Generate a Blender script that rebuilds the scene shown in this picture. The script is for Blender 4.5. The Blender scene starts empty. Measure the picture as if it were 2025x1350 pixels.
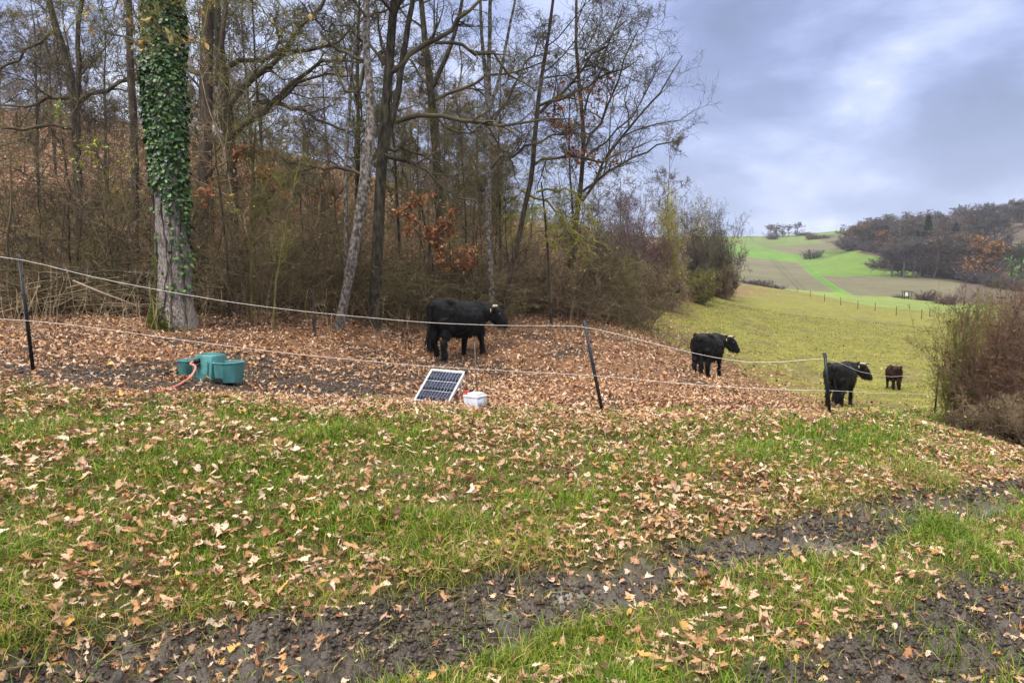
import bpy, bmesh, math, random
import numpy as np
from mathutils import Vector, Matrix
R = math.radians
sc = bpy.context.scene
COL = sc.collection
# ------------------------------------------------------------------ camera, world, sun, exposure
F = 1460.0; CX, CY = 1012.5, 675.0; EYE = 1.6
PITCH = math.atan((CY-560)/F)
cam_d = bpy.data.cameras.new("camera"); cam = bpy.data.objects.new("camera", cam_d); COL.objects.link(cam)
cam_d.sensor_width = 36; cam_d.lens = F/2025*36; cam_d.clip_start = .05; cam_d.clip_end = 5000
cam.location = (0, 0, EYE); cam.rotation_euler = (math.pi/2-PITCH, 0, 0)
sc.camera = cam
sc.view_settings.view_transform = 'Standard'; sc.view_settings.look = 'None'
sc.view_settings.exposure = 0.0; sc.view_settings.gamma = 1
SUN_EL, SUN_AZ = R(48), R(215)      # azimuth clockwise from +Y: behind the camera, to the left
w = bpy.data.worlds.new("World"); sc.world = w; w.use_nodes = True
def build_world():
    nt = w.node_tree; nt.nodes.clear(); N = nt.nodes.new; L = nt.links.new
    out = N('ShaderNodeOutputWorld'); bg = N('ShaderNodeBackground'); bg2 = N('ShaderNodeBackground'); add = N('ShaderNodeMixShader')
    sky = N('ShaderNodeTexSky'); sky.sky_type = 'NISHITA'; sky.sun_disc = False
    sky.sun_elevation = SUN_EL; sky.sun_rotation = SUN_AZ
    L(sky.outputs[0], bg.inputs[0]); bg.inputs[1].default_value = .11
    tc = N('ShaderNodeTexCoord')
    def noise(scale, zs, det, rough=.55, dist=0., off=0):
        mp = N('ShaderNodeMapping'); mp.inputs['Scale'].default_value = (1, 1, zs); mp.inputs['Location'].default_value = (off, off*.7, 0)
        L(tc.outputs['Generated'], mp.inputs[0])
        n = N('ShaderNodeTexNoise'); n.inputs['Scale'].default_value = scale; n.inputs['Detail'].default_value = det
        n.inputs['Roughness'].default_value = rough; n.inputs['Distortion'].default_value = dist
        L(mp.outputs[0], n.inputs['Vector']); return n.outputs[0]
    def math_(op, a, b):
        m = N('ShaderNodeMath'); m.operation = op
        for i, q in enumerate((a, b)):
            if isinstance(q, (int, float)): m.inputs[i].default_value = q
            else: L(q, m.inputs[i])
        return m.outputs[0]
    def glow(az, el, width):
        v = N('ShaderNodeVectorMath'); v.operation = 'DISTANCE'
        v.inputs[1].default_value = (math.sin(az)*math.cos(el), math.cos(az)*math.cos(el), math.sin(el))
        L(tc.outputs['Generated'], v.inputs[0])
        mr = N('ShaderNodeMapRange'); mr.interpolation_type = 'SMOOTHSTEP'
        mr.inputs[1].default_value = 0; mr.inputs[2].default_value = width; mr.inputs[3].default_value = 1; mr.inputs[4].default_value = 0
        L(v.outputs['Value'], mr.inputs[0]); return mr.outputs[0]
    n1 = noise(2.6, 1.9, 7, .52, .25, 3.1); n2 = noise(7, 2.2, 6, .6, .2, 1.7)
    v = math_('ADD', math_('MULTIPLY', n1, .58), math_('MULTIPLY', n2, .42))
    v = math_('SUBTRACT', v, .5); v = math_('MULTIPLY', v, 2.7); v = math_('ADD', v, .35)
    for az, el, wd, am in ((R(25.5), R(13.2), .075, .42), (R(27), R(13), .14, .20), (R(30), R(16.5), .09, .30), (R(34), R(18), .16, .12), (R(20), R(19), .14, .12), (R(21), R(6.5), .16, .16), (R(28.5), R(3.5), .4, .10), (R(-10), R(14), .6, .30), (R(-28), R(14), .45, .25), (R(15), R(19), .12, -.18), (R(31), R(10.5), .13, -.16), (R(23), R(9.5), .10, -.14), (R(17), R(12), .10, -.10), (R(30), R(23), .10, -.14)):
        v = math_('ADD', v, math_('MULTIPLY', glow(az, el, wd), am))
    cr = N('ShaderNodeValToRGB'); e = cr.color_ramp.elements
    e[0].position = 0; e[0].color = (.11, .14, .25, 1); e[1].position = 1; e[1].color = (.66, .69, .78, 1)
    for p, c in ((.3, (.145, .18, .33, 1)), (.55, (.225, .27, .45, 1)), (.78, (.36, .405, .57, 1))):
        q = e.new(p); q.color = c
    L(v, cr.inputs[0])
    # an overcast vault is several times brighter overhead than near the horizon
    sx = N('ShaderNodeSeparateXYZ'); L(tc.outputs['Generated'], sx.inputs[0])
    mr = N('ShaderNodeMapRange'); mr.inputs[1].default_value = .42; mr.inputs[2].default_value = .85; mr.inputs[3].default_value = 1; mr.inputs[4].default_value = 3.0
    L(sx.outputs[2], mr.inputs[0])
    wm = N('ShaderNodeMix'); wm.data_type = 'RGBA'; m2 = N('ShaderNodeMapRange'); m2.inputs[1].default_value = .40; m2.inputs[2].default_value = .60; L(sx.outputs[2], m2.inputs[0]); L(m2.outputs[0], wm.inputs[0])
    L(cr.outputs[0], wm.inputs[6]); wm.inputs[7].default_value = (.62, .585, .52, 1); L(wm.outputs[2], bg2.inputs[0]); L(mr.outputs[0], bg2.inputs[1])
    add.inputs[0].default_value = .88
    L(bg.outputs[0], add.inputs[1]); L(bg2.outputs[0], add.inputs[2]); L(add.outputs[0], out.inputs[0])
build_world()
sd = bpy.data.lights.new("sun", 'SUN'); sd.energy = 1.5; sd.angle = R(14); sd.color = (1, .93, .82)
sun = bpy.data.objects.new("sun", sd); COL.objects.link(sun)
sdir = Vector((math.sin(SUN_AZ)*math.cos(SUN_EL), math.cos(SUN_AZ)*math.cos(SUN_EL), math.sin(SUN_EL)))
sun.rotation_euler = sdir.to_track_quat('Z', 'Y').to_euler(); sun.location = sdir*50
EXPOSURE = 1.0
sc.view_settings.exposure = EXPOSURE

# ------------------------------------------------------------------ helpers
def ray(px, py):
    a = (px-CX)/F; b = (CY-py)/F
    cp, sp = math.cos(PITCH), math.sin(PITCH)
    return np.array([a, cp+b*sp, -sp+b*cp])
def P(px, py, Y):
    d = ray(px, py); t = Y/d[1]
    return np.array([0, 0, EYE])+d*t
def proj(X):
    X = np.asarray(X, float); cp, sp = math.cos(PITCH), math.sin(PITCH)
    y = X[..., 1]; z = X[..., 2]-EYE
    dep = np.maximum(y*cp-z*sp, 1e-3); up = y*sp+z*cp
    return CX+F*X[..., 0]/dep, CY-F*up/dep
_rt = np.random.RandomState(5).rand(256, 256)
def vnoise(x, y):
    xi = np.floor(x).astype(int); yi = np.floor(y).astype(int); fx = x-xi; fy = y-yi
    fx = fx*fx*(3-2*fx); fy = fy*fy*(3-2*fy)
    a = _rt[xi & 255, yi & 255]; b = _rt[(xi+1) & 255, yi & 255]; c = _rt[xi & 255, (yi+1) & 255]; d = _rt[(xi+1) & 255, (yi+1) & 255]
    return (a*(1-fx)+b*fx)*(1-fy)+(c*(1-fx)+d*fx)*fy
def fbm(x, y, o=4):
    s = 0; a = .5; t = 0
    for i in range(o):
        s = s+a*vnoise(x*2**i+17.3*i, y*2**i+5.1*i); t += a; a *= .5
    return s/t-.5
def sstep(a, b, x):
    t = np.clip((x-a)/(b-a), 0, 1); return t*t*(3-2*t)

# ------------------------------------------------------------------ terrain
CTRL = [(-3,1,.06),(-1.5,2.9,0),(0,3.6,0),(3.8,5.8,-.1),(8,8.0,-.28),(2.4,3.5,0),(0,0,0),(6,0,-.1),(-6,-3,.2),(6,-3,-.1),(0,-3,0),(-6,3,.55),(-2.2,4.7,.43),(-.2,5.7,.30),(2.4,7.4,.18),(4.6,8.8,-.05),(14,11,-.6)]
for px, py, Y in [(60,740,7.2),(415,786,7.7),(880,806,8.3),(1192,817,9),(1641,822,12.5),(1848,820,15.5),(1900,866,10.5),(2025,897,9),(2250,905,10),
    (-300,735,7.5),(415,753,9),(905,712,15.3),(1408,747,20.5),(1660,803,18.5),(1765,768,26),(340,638,13),(0,655,12.5),(-400,640,13),(670,652,15),(975,636,19),
    (1230,642,28),(1330,606,48),(1460,585,75),(1300,680,20),(1500,640,48),(1750,664,48),(1950,700,40),(2300,720,40),
    (0,330,50),(0,235,75),(600,330,75),(900,420,75),(1200,490,80),(300,480,24),(0,500,22),(-500,450,22),(-500,250,60),(700,520,28),(900,545,32),(1100,560,40),
    (1480,566,115),(1650,588,115),(1850,612,95),(2200,650,95),(1380,560,100),(1700,597,140),(1480,553,190),(1860,572,190),(2100,600,180),
    (1600,520,330),(1480,490,440),(1700,497,330),(1850,545,240),(1870,530,280),(2025,500,300),(2200,470,300),
    (1450,467,620),(1530,467,620),(1660,456,620),(1760,470,440),(1900,445,430),(2025,425,430),(2200,400,430),(1300,470,600),(1000,430,600),(300,420,600),(-300,420,600)]:
    p = P(px, py, Y); CTRL.append(tuple(p))
for x, y, z in [(-500,1500,10),(0,1500,-20),(600,1500,-20),(1500,1500,10),(-900,500,60),(1200,600,70),(-10,-3,.8),(8,-2,-.15)]: CTRL.append((x, y, z))
CTRL = np.array(CTRL, float)
def us(x, y):
    yy = np.maximum(y+4, .8); return np.stack([3.2*x/yy, np.log(yy)*1.5], -1)
def _phi(r2): return .5*r2*np.log(r2+1e-9)
_c = us(CTRL[:, 0], CTRL[:, 1]); _n = len(_c)
# interpolate z/(y+4): angular relief, so near ground stays fine while far ground can rise
_zs = (CTRL[:, 2]-EYE)/(CTRL[:, 1]+4)
_A = np.zeros((_n+3, _n+3)); _d = ((_c[:, None]-_c[None])**2).sum(-1); _A[:_n, :_n] = _phi(_d)+np.eye(_n)*.002
_A[:_n, _n] = 1; _A[:_n, _n+1:] = _c; _A[_n:, :_n] = _A[:_n, _n:].T
_w = np.linalg.solve(_A, np.concatenate([_zs, [0, 0, 0]]))
def zbase(x, y):
    x = np.asarray(x, float); y = np.asarray(y, float); sh = x.shape; q = us(x.ravel(), y.ravel()); out = np.zeros(len(q))
    for i in range(0, len(q), 40000):
        s = q[i:i+40000]; d = ((s[:, None]-_c[None])**2).sum(-1)
        out[i:i+40000] = _phi(d)@_w[:_n]+_w[_n]+s@_w[_n+1:]
    return (out*np.maximum(y.ravel()+4, .8)+EYE).reshape(sh)
def G(px, py, zf=None):
    zf = zf or zbase; d = ray(px, py); t = np.exp(np.linspace(math.log(1.2), math.log(1500), 900))
    pts = np.array([0, 0, EYE])+d*t[:, None]; g = zf(pts[:, 0], pts[:, 1]); k = np.where(pts[:, 2] < g)[0]
    if len(k) == 0: return pts[-1]
    k = max(k[0], 1); a, b = t[k-1], t[k]
    for _ in range(20):
        m = (a+b)/2; p = np.array([0, 0, EYE])+d*m
        if p[2] < zf(p[0:1], p[1:2])[0]: b = m
        else: a = m
    return np.array([0, 0, EYE])+d*b
def polydist(x, y, pl):
    best = np.full(x.shape, 1e9); tt = np.zeros(x.shape)
    for i in range(len(pl)-1):
        a = pl[i]; b = pl[i+1]; ab = b-a; t = np.clip(((x-a[0])*ab[0]+(y-a[1])*ab[1])/(ab@ab), 0, 1)
        dd = np.hypot(x-a[0]-t*ab[0], y-a[1]-t*ab[1]); tt = np.where(dd < best, i+t, tt); best = np.minimum(best, dd)
    return best, tt
RUT1 = np.array([G(*p)[:2] for p in ((100,1400),(620,1290),(1000,1205),(1300,1140),(1600,1065),(1850,1003),(2080,955),(2300,915))])
RUT2 = np.array([G(*p)[:2] for p in ((1300,1500),(1780,1330),(2060,1195),(2400,1060))])
def rutmask(x, y):
    d1, _ = polydist(x, y, RUT1); d2, _ = polydist(x, y, RUT2); n = fbm(x*1.3, y*1.3, 3)*.5+fbm(x*6, y*6, 3)*.22
    wl = .17*sstep(1.2, -1.2, x); m1 = 1-sstep(.16, .29, d1-wl+n*.5); m2 = 1-sstep(.20, .44, d2+n*.6); return np.maximum(m1, m2), m1, m2
def detail(x, y):
    r = np.hypot(x, y); fade = 1-sstep(25, 60, r)
    m, _, _ = rutmask(x, y)
    d = fbm(x*.7, y*.7, 4)*.16*fade*sstep(2, 4, r)*(1-m)
    d = d+fbm(x*3, y*3, 3)*.05*fade
    clod = np.abs(fbm(x*6, y*6, 5))
    return d-m*.05+m*(clod*.36-.03)+(fbm(x*.04, y*.04, 3)*.8)*sstep(40, 150, r)
def zf(x, y):
    x = np.asarray(x, float); y = np.asarray(y, float); return zbase(x, y)+detail(x, y)
def Gf(px, py): return G(px, py, zf)

# ------------------------------------------------------------------ materials
def newmat(name):
    m = bpy.data.materials.new(name); m.use_nodes = True; return m, m.node_tree, m.node_tree.nodes['Principled BSDF']
def mat(name, col, rough=.7, var=.25, scale=8, col2=None, bump=0, bscale=40, metallic=0, spec=.5, stretch=(1,1,1), sheen=0, contrast=(.35,.65)):
    m, nt, b = newmat(name); N = nt.nodes.new; L = nt.links.new
    tc = N('ShaderNodeTexCoord'); mp = N('ShaderNodeMapping'); mp.inputs['Scale'].default_value = stretch; L(tc.outputs['Object'], mp.inputs[0])
    n = N('ShaderNodeTexNoise'); n.inputs['Scale'].default_value = scale; n.inputs['Detail'].default_value = 6; L(mp.outputs[0], n.inputs['Vector'])
    cr = N('ShaderNodeValToRGB'); cr.color_ramp.elements[0].position = contrast[0]; cr.color_ramp.elements[1].position = contrast[1]
    c1 = [c*(1-var) for c in col]; c2 = col2 or [min(1, c*(1+var)) for c in col]
    cr.color_ramp.elements[0].color = (*c1, 1); cr.color_ramp.elements[1].color = (*c2, 1)
    L(n.outputs[0], cr.inputs[0]); L(cr.outputs[0], b.inputs['Base Color'])
    b.inputs['Roughness'].default_value = rough; b.inputs['Metallic'].default_value = metallic; b.inputs['Specular IOR Level'].default_value = spec
    if sheen: b.inputs['Sheen Weight'].default_value = sheen
    if bump:
        n2 = N('ShaderNodeTexNoise'); n2.inputs['Scale'].default_value = bscale; n2.inputs['Detail'].default_value = 5; L(mp.outputs[0], n2.inputs['Vector'])
        bp = N('ShaderNodeBump'); bp.inputs['Strength'].default_value = bump; bp.inputs['Distance'].default_value = .02
        L(n2.outputs[0], bp.inputs['Height']); L(bp.outputs[0], b.inputs['Normal'])
    return m
def mat_attr(name, rough=.8, nscale=0, namt=.3, bump=0, bscale=30, trans=0, spec=.3, dist=.02):
    m, nt, b = newmat(name); N = nt.nodes.new; L = nt.links.new
    at = N('ShaderNodeAttribute'); at.attribute_name = 'Col'; src = at.outputs['Color']
    if nscale:
        g = N('ShaderNodeTexCoord'); n = N('ShaderNodeTexNoise'); n.inputs['Scale'].default_value = nscale; n.inputs['Detail'].default_value = 7; n.inputs['Roughness'].default_value = .65
        L(g.outputs['Object'], n.inputs['Vector'])
        mr = N('ShaderNodeMapRange'); mr.inputs[1].default_value = .3; mr.inputs[2].default_value = .7; mr.inputs[3].default_value = 1-namt; mr.inputs[4].default_value = 1+namt
        L(n.outputs[0], mr.inputs[0]); mx = N('ShaderNodeVectorMath'); mx.operation = 'SCALE'; L(src, mx.inputs[0]); L(mr.outputs[0], mx.inputs['Scale']); src = mx.outputs[0]
    L(src, b.inputs['Base Color']); b.inputs['Roughness'].default_value = rough; b.inputs['Specular IOR Level'].default_value = spec
    if bump:
        g = N('ShaderNodeTexCoord'); n2 = N('ShaderNodeTexNoise'); n2.inputs['Scale'].default_value = bscale; n2.inputs['Detail'].default_value = 8; L(g.outputs['Object'], n2.inputs['Vector'])
        bp = N('ShaderNodeBump'); bp.inputs['Strength'].default_value = bump; bp.inputs['Distance'].default_value = dist
        L(n2.outputs[0], bp.inputs['Height']); L(bp.outputs[0], b.inputs['Normal'])
    if trans:
        tr = N('ShaderNodeBsdfTranslucent'); L(src, tr.inputs[0]); mx = N('ShaderNodeMixShader'); mx.inputs[0].default_value = trans
        L(b.outputs[0], mx.inputs[1]); L(tr.outputs[0], mx.inputs[2]); L(mx.outputs[0], nt.nodes['Material Output'].inputs[0])
    return m
M_ground = mat_attr('soil', .9, 14, .45, .8, 25)
M_mud = mat_attr('wet_mud', .42, 9, .5, 1.0, 22, spec=.5, dist=.035)
M_meadow = mat_attr('pasture', .9, 3.0, .34, .6, 9)
M_far = mat_attr('farmland', .95, .25, .16, 0)
M_leaf = mat_attr('dry_leaf', .6, 0, trans=.12)
M_grass = mat_attr('grass_blade', .5, 0, trans=.25, spec=.35)
M_bark_grey = mat('bark_grey', (.17,.14,.12), .9, .5, 60, (.36,.325,.30), 1.0, 60, stretch=(1,1,.28), contrast=(.36,.66))
M_bark_dark = mat('bark_dark', (.036,.028,.021), .95, .5, 16, (.088,.077,.046), .9, 34, stretch=(1,1,.3), contrast=(.38,.68))
M_bark_brown = mat('bark_brown', (.048,.034,.026), .95, .45, 16, (.105,.078,.056), .9, 34, stretch=(1,1,.25), contrast=(.38,.68))
M_bark_birch = mat('bark_pale', (.10,.08,.065), .9, .4, 16, (.34,.31,.28), .7, 30, stretch=(1,1,.8), contrast=(.40,.72))
M_twig = mat('twig_brown', (.085,.062,.038), .9, .35, 3, (.17,.14,.065))
M_twig_dark = mat('twig_dark', (.060,.048,.032), .9, .3, 2, (.12,.105,.052))
M_twig_olive = mat('twig_olive', (.115,.10,.032), .9, .3, 2, (.20,.19,.05))
M_twig_lichen = mat('twig_lichen', (.27,.28,.04), .9, .3, 2, (.36,.38,.07))
M_twig_under = mat('twig_under', (.12,.085,.052), .9, .5, 1.3, (.29,.21,.125))
M_twig_mix = mat('twig_mix', (.08,.068,.032), .9, .45, 1.2, (.24,.20,.085))
M_twig_purple = mat('twig_purple', (.085,.045,.05), .9, .3, 1, (.14,.075,.08))
M_twig_red = mat('twig_red', (.12,.068,.048), .85, .3, 2, (.20,.12,.08))
M_twig_grey = mat('twig_grey', (.085,.07,.062), .9, .3, .5, (.135,.115,.095))
M_twig_yell = mat('twig_yellow', (.26,.23,.06), .9, .3, 1, (.38,.35,.09))
M_dry = mat('dry_stem', (.36,.26,.16), .9, .4, 3, (.55,.42,.28))
M_moss = mat('moss', (.13,.15,.012), .95, .4, 20, (.22,.25,.03), 1, 60)

# ------------------------------------------------------------------ mesh makers
def mk(name, V, faces, material=None, col=None, parent=None, smooth=True, link=True):
    me = bpy.data.meshes.new(name); V = np.ascontiguousarray(V, dtype=np.float32)
    faces = [np.asarray(f, dtype=np.int32) for f in faces if len(f)]
    nf = sum(len(f) for f in faces); nl = sum(f.size for f in faces)
    me.vertices.add(len(V)); me.vertices.foreach_set('co', V.ravel())
    me.loops.add(nl); me.polygons.add(nf)
    me.loops.foreach_set('vertex_index', np.concatenate([f.ravel() for f in faces]))
    tot = np.concatenate([np.full(len(f), f.shape[1], dtype=np.int32) for f in faces])
    me.polygons.foreach_set('loop_start', np.concatenate([[0], np.cumsum(tot)[:-1]]).astype(np.int32))
    if smooth: me.polygons.foreach_set('use_smooth', np.ones(nf, dtype=bool))
    me.update(calc_edges=True)
    if col is not None:
        a = me.color_attributes.new('Col', 'FLOAT_COLOR', 'POINT'); c = np.ones((len(V), 4), np.float32); c[:, :3] = col; a.data.foreach_set('color', c.ravel())
    if material: me.materials.append(material)
    o = bpy.data.objects.new(name, me)
    if link: COL.objects.link(o)
    if parent: o.parent = parent
    return o
def tag(o, label=None, cat=None, group=None, kind=None):
    if label: o['label'] = label
    if cat: o['category'] = cat
    if group: o['group'] = group
    if kind: o['kind'] = kind
    return o
def empty(name, loc=(0,0,0), rz=0, label=None, cat=None, group=None):
    o = bpy.data.objects.new(name, None); COL.objects.link(o); o.location = loc; o.rotation_euler = (0, 0, rz); o.empty_display_size = .2
    return tag(o, label, cat, group)
def norm(v): return v/np.maximum(np.linalg.norm(v, axis=-1, keepdims=True), 1e-9)
def tubes(Pt, Rd, sides):
    """Pt (n,k,3), Rd (n,k) -> verts, quads"""
    n, k, _ = Pt.shape
    T = np.empty_like(Pt); T[:, 1:-1] = Pt[:, 2:]-Pt[:, :-2]; T[:, 0] = Pt[:, 1]-Pt[:, 0]; T[:, -1] = Pt[:, -1]-Pt[:, -2]; T = norm(T)
    mean = norm(Pt[:, -1]-Pt[:, 0]); ref = np.where(np.abs(mean[:, 2:3]) > .7, np.array([[1., 0, 0]]), np.array([[0, 0, 1.]]))
    A = norm(np.cross(T, ref[:, None])); B = np.cross(T, A)
    an = np.arange(sides)*2*math.pi/sides
    V = Pt[:, :, None]+Rd[:, :, None, None]*(A[:, :, None]*np.cos(an)[None, None, :, None]+B[:, :, None]*np.sin(an)[None, None, :, None])
    idx = np.arange(n*k*sides).reshape(n, k, sides); a = idx[:, :-1]; b = idx[:, 1:]
    q = np.stack([a, np.roll(a, -1, 2), np.roll(b, -1, 2), b], -1).reshape(-1, 4)
    return V.reshape(-1, 3), q
class MB:
    def __init__(s): s.V = []; s.F = {}; s.n = 0; s.C = []
    def add(s, V, *faces, col=None):
        V = np.asarray(V, float)
        for f in faces:
            f = np.asarray(f, int)
            if f.size: s.F.setdefault(f.shape[1], []).append(f+s.n)
        s.V.append(V); s.n += len(V)
        if col is not None: s.C.append(np.broadcast_to(np.asarray(col, float), (len(V), 3)))
    def tube(s, pts, r, sides=6, cap=False):
        pts = np.asarray(pts, float); r = np.broadcast_to(np.asarray(r, float), (len(pts),))
        V, q = tubes(pts[None], r[None], sides)
        if cap:
            k = len(pts); V = np.vstack([V, pts[0], pts[-1]]); c0 = len(V)-2; i = np.arange(sides); j = (i+1) % sides
            s.add(V, q, np.stack([np.full(sides, c0), j, i], -1), np.stack([np.full(sides, c0+1), i+(k-1)*sides, j+(k-1)*sides], -1))
        else: s.add(V, q)
    def tubesb(s, P_, R_, sides): V, q = tubes(P_, R_, sides); s.add(V, q)
    def box(s, c, size, rot=None, bev=0):
        x, y, z = np.asarray(size, float)/2
        bm = bmesh.new(); bmesh.ops.create_cube(bm, size=1); 
        for v in bm.verts: v.co = Vector((v.co.x*x*2, v.co.y*y*2, v.co.z*z*2))
        if bev: bmesh.ops.bevel(bm, geom=bm.edges[:], offset=bev, segments=2, affect='EDGES', profile=.6)
        s.bm(bm, c, rot)
    def bm(s, bm, c=(0,0,0), rot=None):
        bm.verts.ensure_lookup_table(); V = np.array([v.co[:] for v in bm.verts])
        if rot is not None: V = V@np.asarray(rot).T
        V = V+np.asarray(c, float); by = {}
        for f in bm.faces: by.setdefault(len(f.verts), []).append([v.index for v in f.verts])
        bm.verts.index_update(); s.add(V, *[np.array(x) for x in by.values()]); bm.free()
    def loft(s, rings):
        """closed rings (k, m, 3) with end caps"""
        k, m, _ = rings.shape; V = rings.reshape(-1, 3); idx = np.arange(k*m).reshape(k, m); a = idx[:-1]; b = idx[1:]
        q = np.stack([a, np.roll(a, -1, 1), np.roll(b, -1, 1), b], -1).reshape(-1, 4)
        c0 = rings[0].mean(0); c1 = rings[-1].mean(0); V = np.vstack([V, c0, c1]); i = np.arange(m); j = (i+1) % m
        s.add(V, q, np.stack([np.full(m, k*m), j, i], -1), np.stack([np.full(m, k*m+1), idx[-1][i], idx[-1][j]], -1))
    def build(s, name, material, parent=None, smooth=True, link=True):
        col = np.vstack(s.C) if s.C else None
        return mk(name, np.vstack(s.V), [np.vstack(f) for f in s.F.values()], material, col, parent, smooth, link)

# ------------------------------------------------------------------ ground sheets
def build_ground():
    rows = np.concatenate([np.exp(np.linspace(math.log(.9), math.log(5.6), 25))[:-1], np.exp(np.linspace(math.log(5.6), math.log(14), 330))[:-1],
                           np.exp(np.linspace(math.log(14), math.log(45), 160))[:-1], np.exp(np.linspace(math.log(45), math.log(1000), 330))[:-1], np.exp(np.linspace(math.log(1000), math.log(1500), 8))])
    ucol = np.concatenate([np.linspace(-2.4, -.8, 40)[:-1], np.linspace(-.8, -.3, 110)[:-1], np.linspace(-.3, .8, 620)[:-1], np.linspace(.8, 2.4, 40)])
    U, S = np.meshgrid(ucol, rows); x = U*S; y = S-4
    x = np.where(S < 6, U*np.maximum(S, 3.5)*1.0, x)
    z = zf(x, y); nr, nc = x.shape
    px, py = proj(np.stack([x, y, z], -1)); near = np.hypot(x, y)
    rim = np.interp(px, [-400,0,100,300,700,1200,1640,1850,2025,2400], [735,745,768,786,797,817,823,818,880,910])
    n1 = fbm(x*.8, y*.8, 4); n2 = fbm(x*4, y*4, 3)
    C = np.zeros(x.shape+(3,))
    C[:] = (.066,.060,.024)                                             # bank soil with moss and dead grass
    C += (n2[..., None]*np.array([.05,.035,.02]))
    inner = (py < rim+n2*20) & (y > 5.5)
    leafy = np.array([.155,.082,.045]); mudc = np.array([.052,.038,.030])
    mudn = sstep(.0, .16, n1+.05+(-.28*sstep(0, 1, np.abs((py-755)/70))))
    cf = leafy*(1+n2[..., None]*.9); mm = sstep(-.08, .18, n1+.1*np.exp(-((py-750)/38)**2)*4*(px < 1000)-.06)
    cf = cf*(1-mm[..., None])+mudc*mm[..., None]
    C = np.where(inner[..., None], cf, C)
    # pasture
    bx = np.interp(py, [560,580,600,640,680,740,790,825], [1440,1470,1320,1215,1330,1470,1560,1660])
    mw = sstep(-60, 110, px-bx+n1*260+n2*90)*(py < rim)*(y > 9)
    mcol = np.array([.155,.15,.024])*(1+n1[..., None]*.35)+n2[..., None]*np.array([.09,.07,.02]); tr = sstep(.14, .26, fbm(x*.9+9, y*.45, 4)+.5*(np.exp(-((py-735)/60)**2))*.22)
    mcol = mcol*(1-.5*tr[..., None])+np.array([.10,.075,.04])*.5*tr[..., None]
    C = C*(1-mw[..., None])+mcol*mw[..., None]
    # ruts
    m, m1, m2 = rutmask(x, y); silt = sstep(.0, .16, fbm(x*2.6+3, y*2.6, 4)+.0)*np.clip(np.exp(-((px-1085)/95)**2-((py-1190)/32)**2)+np.exp(-((px-1630)/130)**2-((py-1105)/26)**2)+.6*np.exp(-((px-1980)/60)**2-((py-1015)/14)**2)+.5*np.exp(-((px-1900)/90)**2-((py-1230)/30)**2), 0, 1)
    rc = np.array([.048,.037,.030])*(1+n2[..., None]*.8)*(1-silt[..., None])+np.array([.23,.215,.21])*silt[..., None]
    C = C*(1-m[..., None])+rc*m[..., None]
    vg = ((~inner) & (y > 8) & (px > 1400))
    # far farmland by field
    far = (y > 88) & (px > 1380) & (py < np.interp(px, [1440,1480,1550,1600,1660,1720,1770,1850,2100], [565,563,572,580,592,605,615,628,640]))
    wood = np.array([.085,.062,.045]); fc = np.zeros(x.shape+(3,)); fc[:] = wood
    GA, GB, BR, GD = np.array([.09,.18,.025]), np.array([.11,.155,.04]), np.array([.115,.108,.062]), np.array([.125,.155,.05])
    def inpoly(poly):
        c = np.zeros(px.shape, bool); poly = np.array(poly, float)
        for i in range(len(poly)):
            a = poly[i]; b = poly[i-1]
            cond = ((a[1] > py) != (b[1] > py)) & (px < (b[0]-a[0])*(py-a[1])/(b[1]-a[1]+1e-9)+a[0]); c ^= cond
        return c
    for poly, col in (([(1380,400),(1800,400),(1700,500),(1668,500),(1700,600),(1380,600)], GD),
        ([(1500,480),(1680,480),(1690,505),(1590,505),(1509,489)], BR*1.02), ([(1400,468),(1538,469),(1628,480),(1573,484),(1555,488),(1400,482)], GB),
        ([(1538,462),(1596,459),(1680,450),(1680,463),(1619,465),(1555,470)], GA), ([(1619,464.5),(1670,462),(1666,481),(1625,479)], BR*.9),
        ([(1400,483),(1509,488),(1567,504),(1579,520),(1469,507),(1400,500)], GA), ([(1400,500),(1469,507),(1579,520),(1599,542),(1655,579),(1576,573),(1469,562),(1400,560)], BR),
        ([(1590,505),(1622,495),(1671,495),(1743,510),(1801,524),(1824,549),(1622,545),(1596,523)], GA*np.array([1.1,.95,1])), ([(1622,546),(1824,549),(1900,560),(1880,594),(1755,587),(1680,584)], BR*1.03),
        ([(1576,573),(1651,579),(1680,584),(1752,586.5),(1850,595),(2000,605),(2000,650),(1850,628),(1770,615),(1720,605),(1660,592),(1600,580),(1550,572)], np.array([.15,.20,.045])),
        ([(1565,501),(1582,519),(1611,550),(1654,581),(1690,585),(1657,568),(1625,547),(1598,521),(1578,503)], GA*1.15),
        ([(1980,488),(2120,470),(2120,600),(1998,560)], GA*.95)):
        fc[inpoly(poly)] = col
    # tractor lines in the brown field and along the grass track
    for ln in ([(1522,511),(1545,535),(1580,573)], [(1530,511),(1556,535),(1592,574)], [(1570,503),(1590,525),(1615,550),(1652,576)], [(1576,503),(1598,527),(1622,550),(1662,577)]):
        ln = np.array(ln, float); dd, _ = polydist(px, py, ln); fc = np.where((dd < 1.5)[..., None], fc*.72, fc)
    tuft = sstep(.12, .22, fbm(x*.09, y*.035, 4))*((px > 1600) & (py > 497) & (py < 548)); fc = fc*(1-.35*tuft[..., None])
    fc = fc*(1+fbm(x*.03, y*.03, 3)[..., None]*.5)*(1+(fbm(px*.1, py*.9, 2)[..., None]*.25))
    hide = np.where(far[..., None], fc, C)
    C = np.clip(hide, .005, 1)
    woods = (y > 80) & (px <= 1380); C[woods] = (.12,.075,.045)
    V = np.stack([x, y, z], -1).reshape(-1, 3); Cf = C.reshape(-1, 3)
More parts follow.
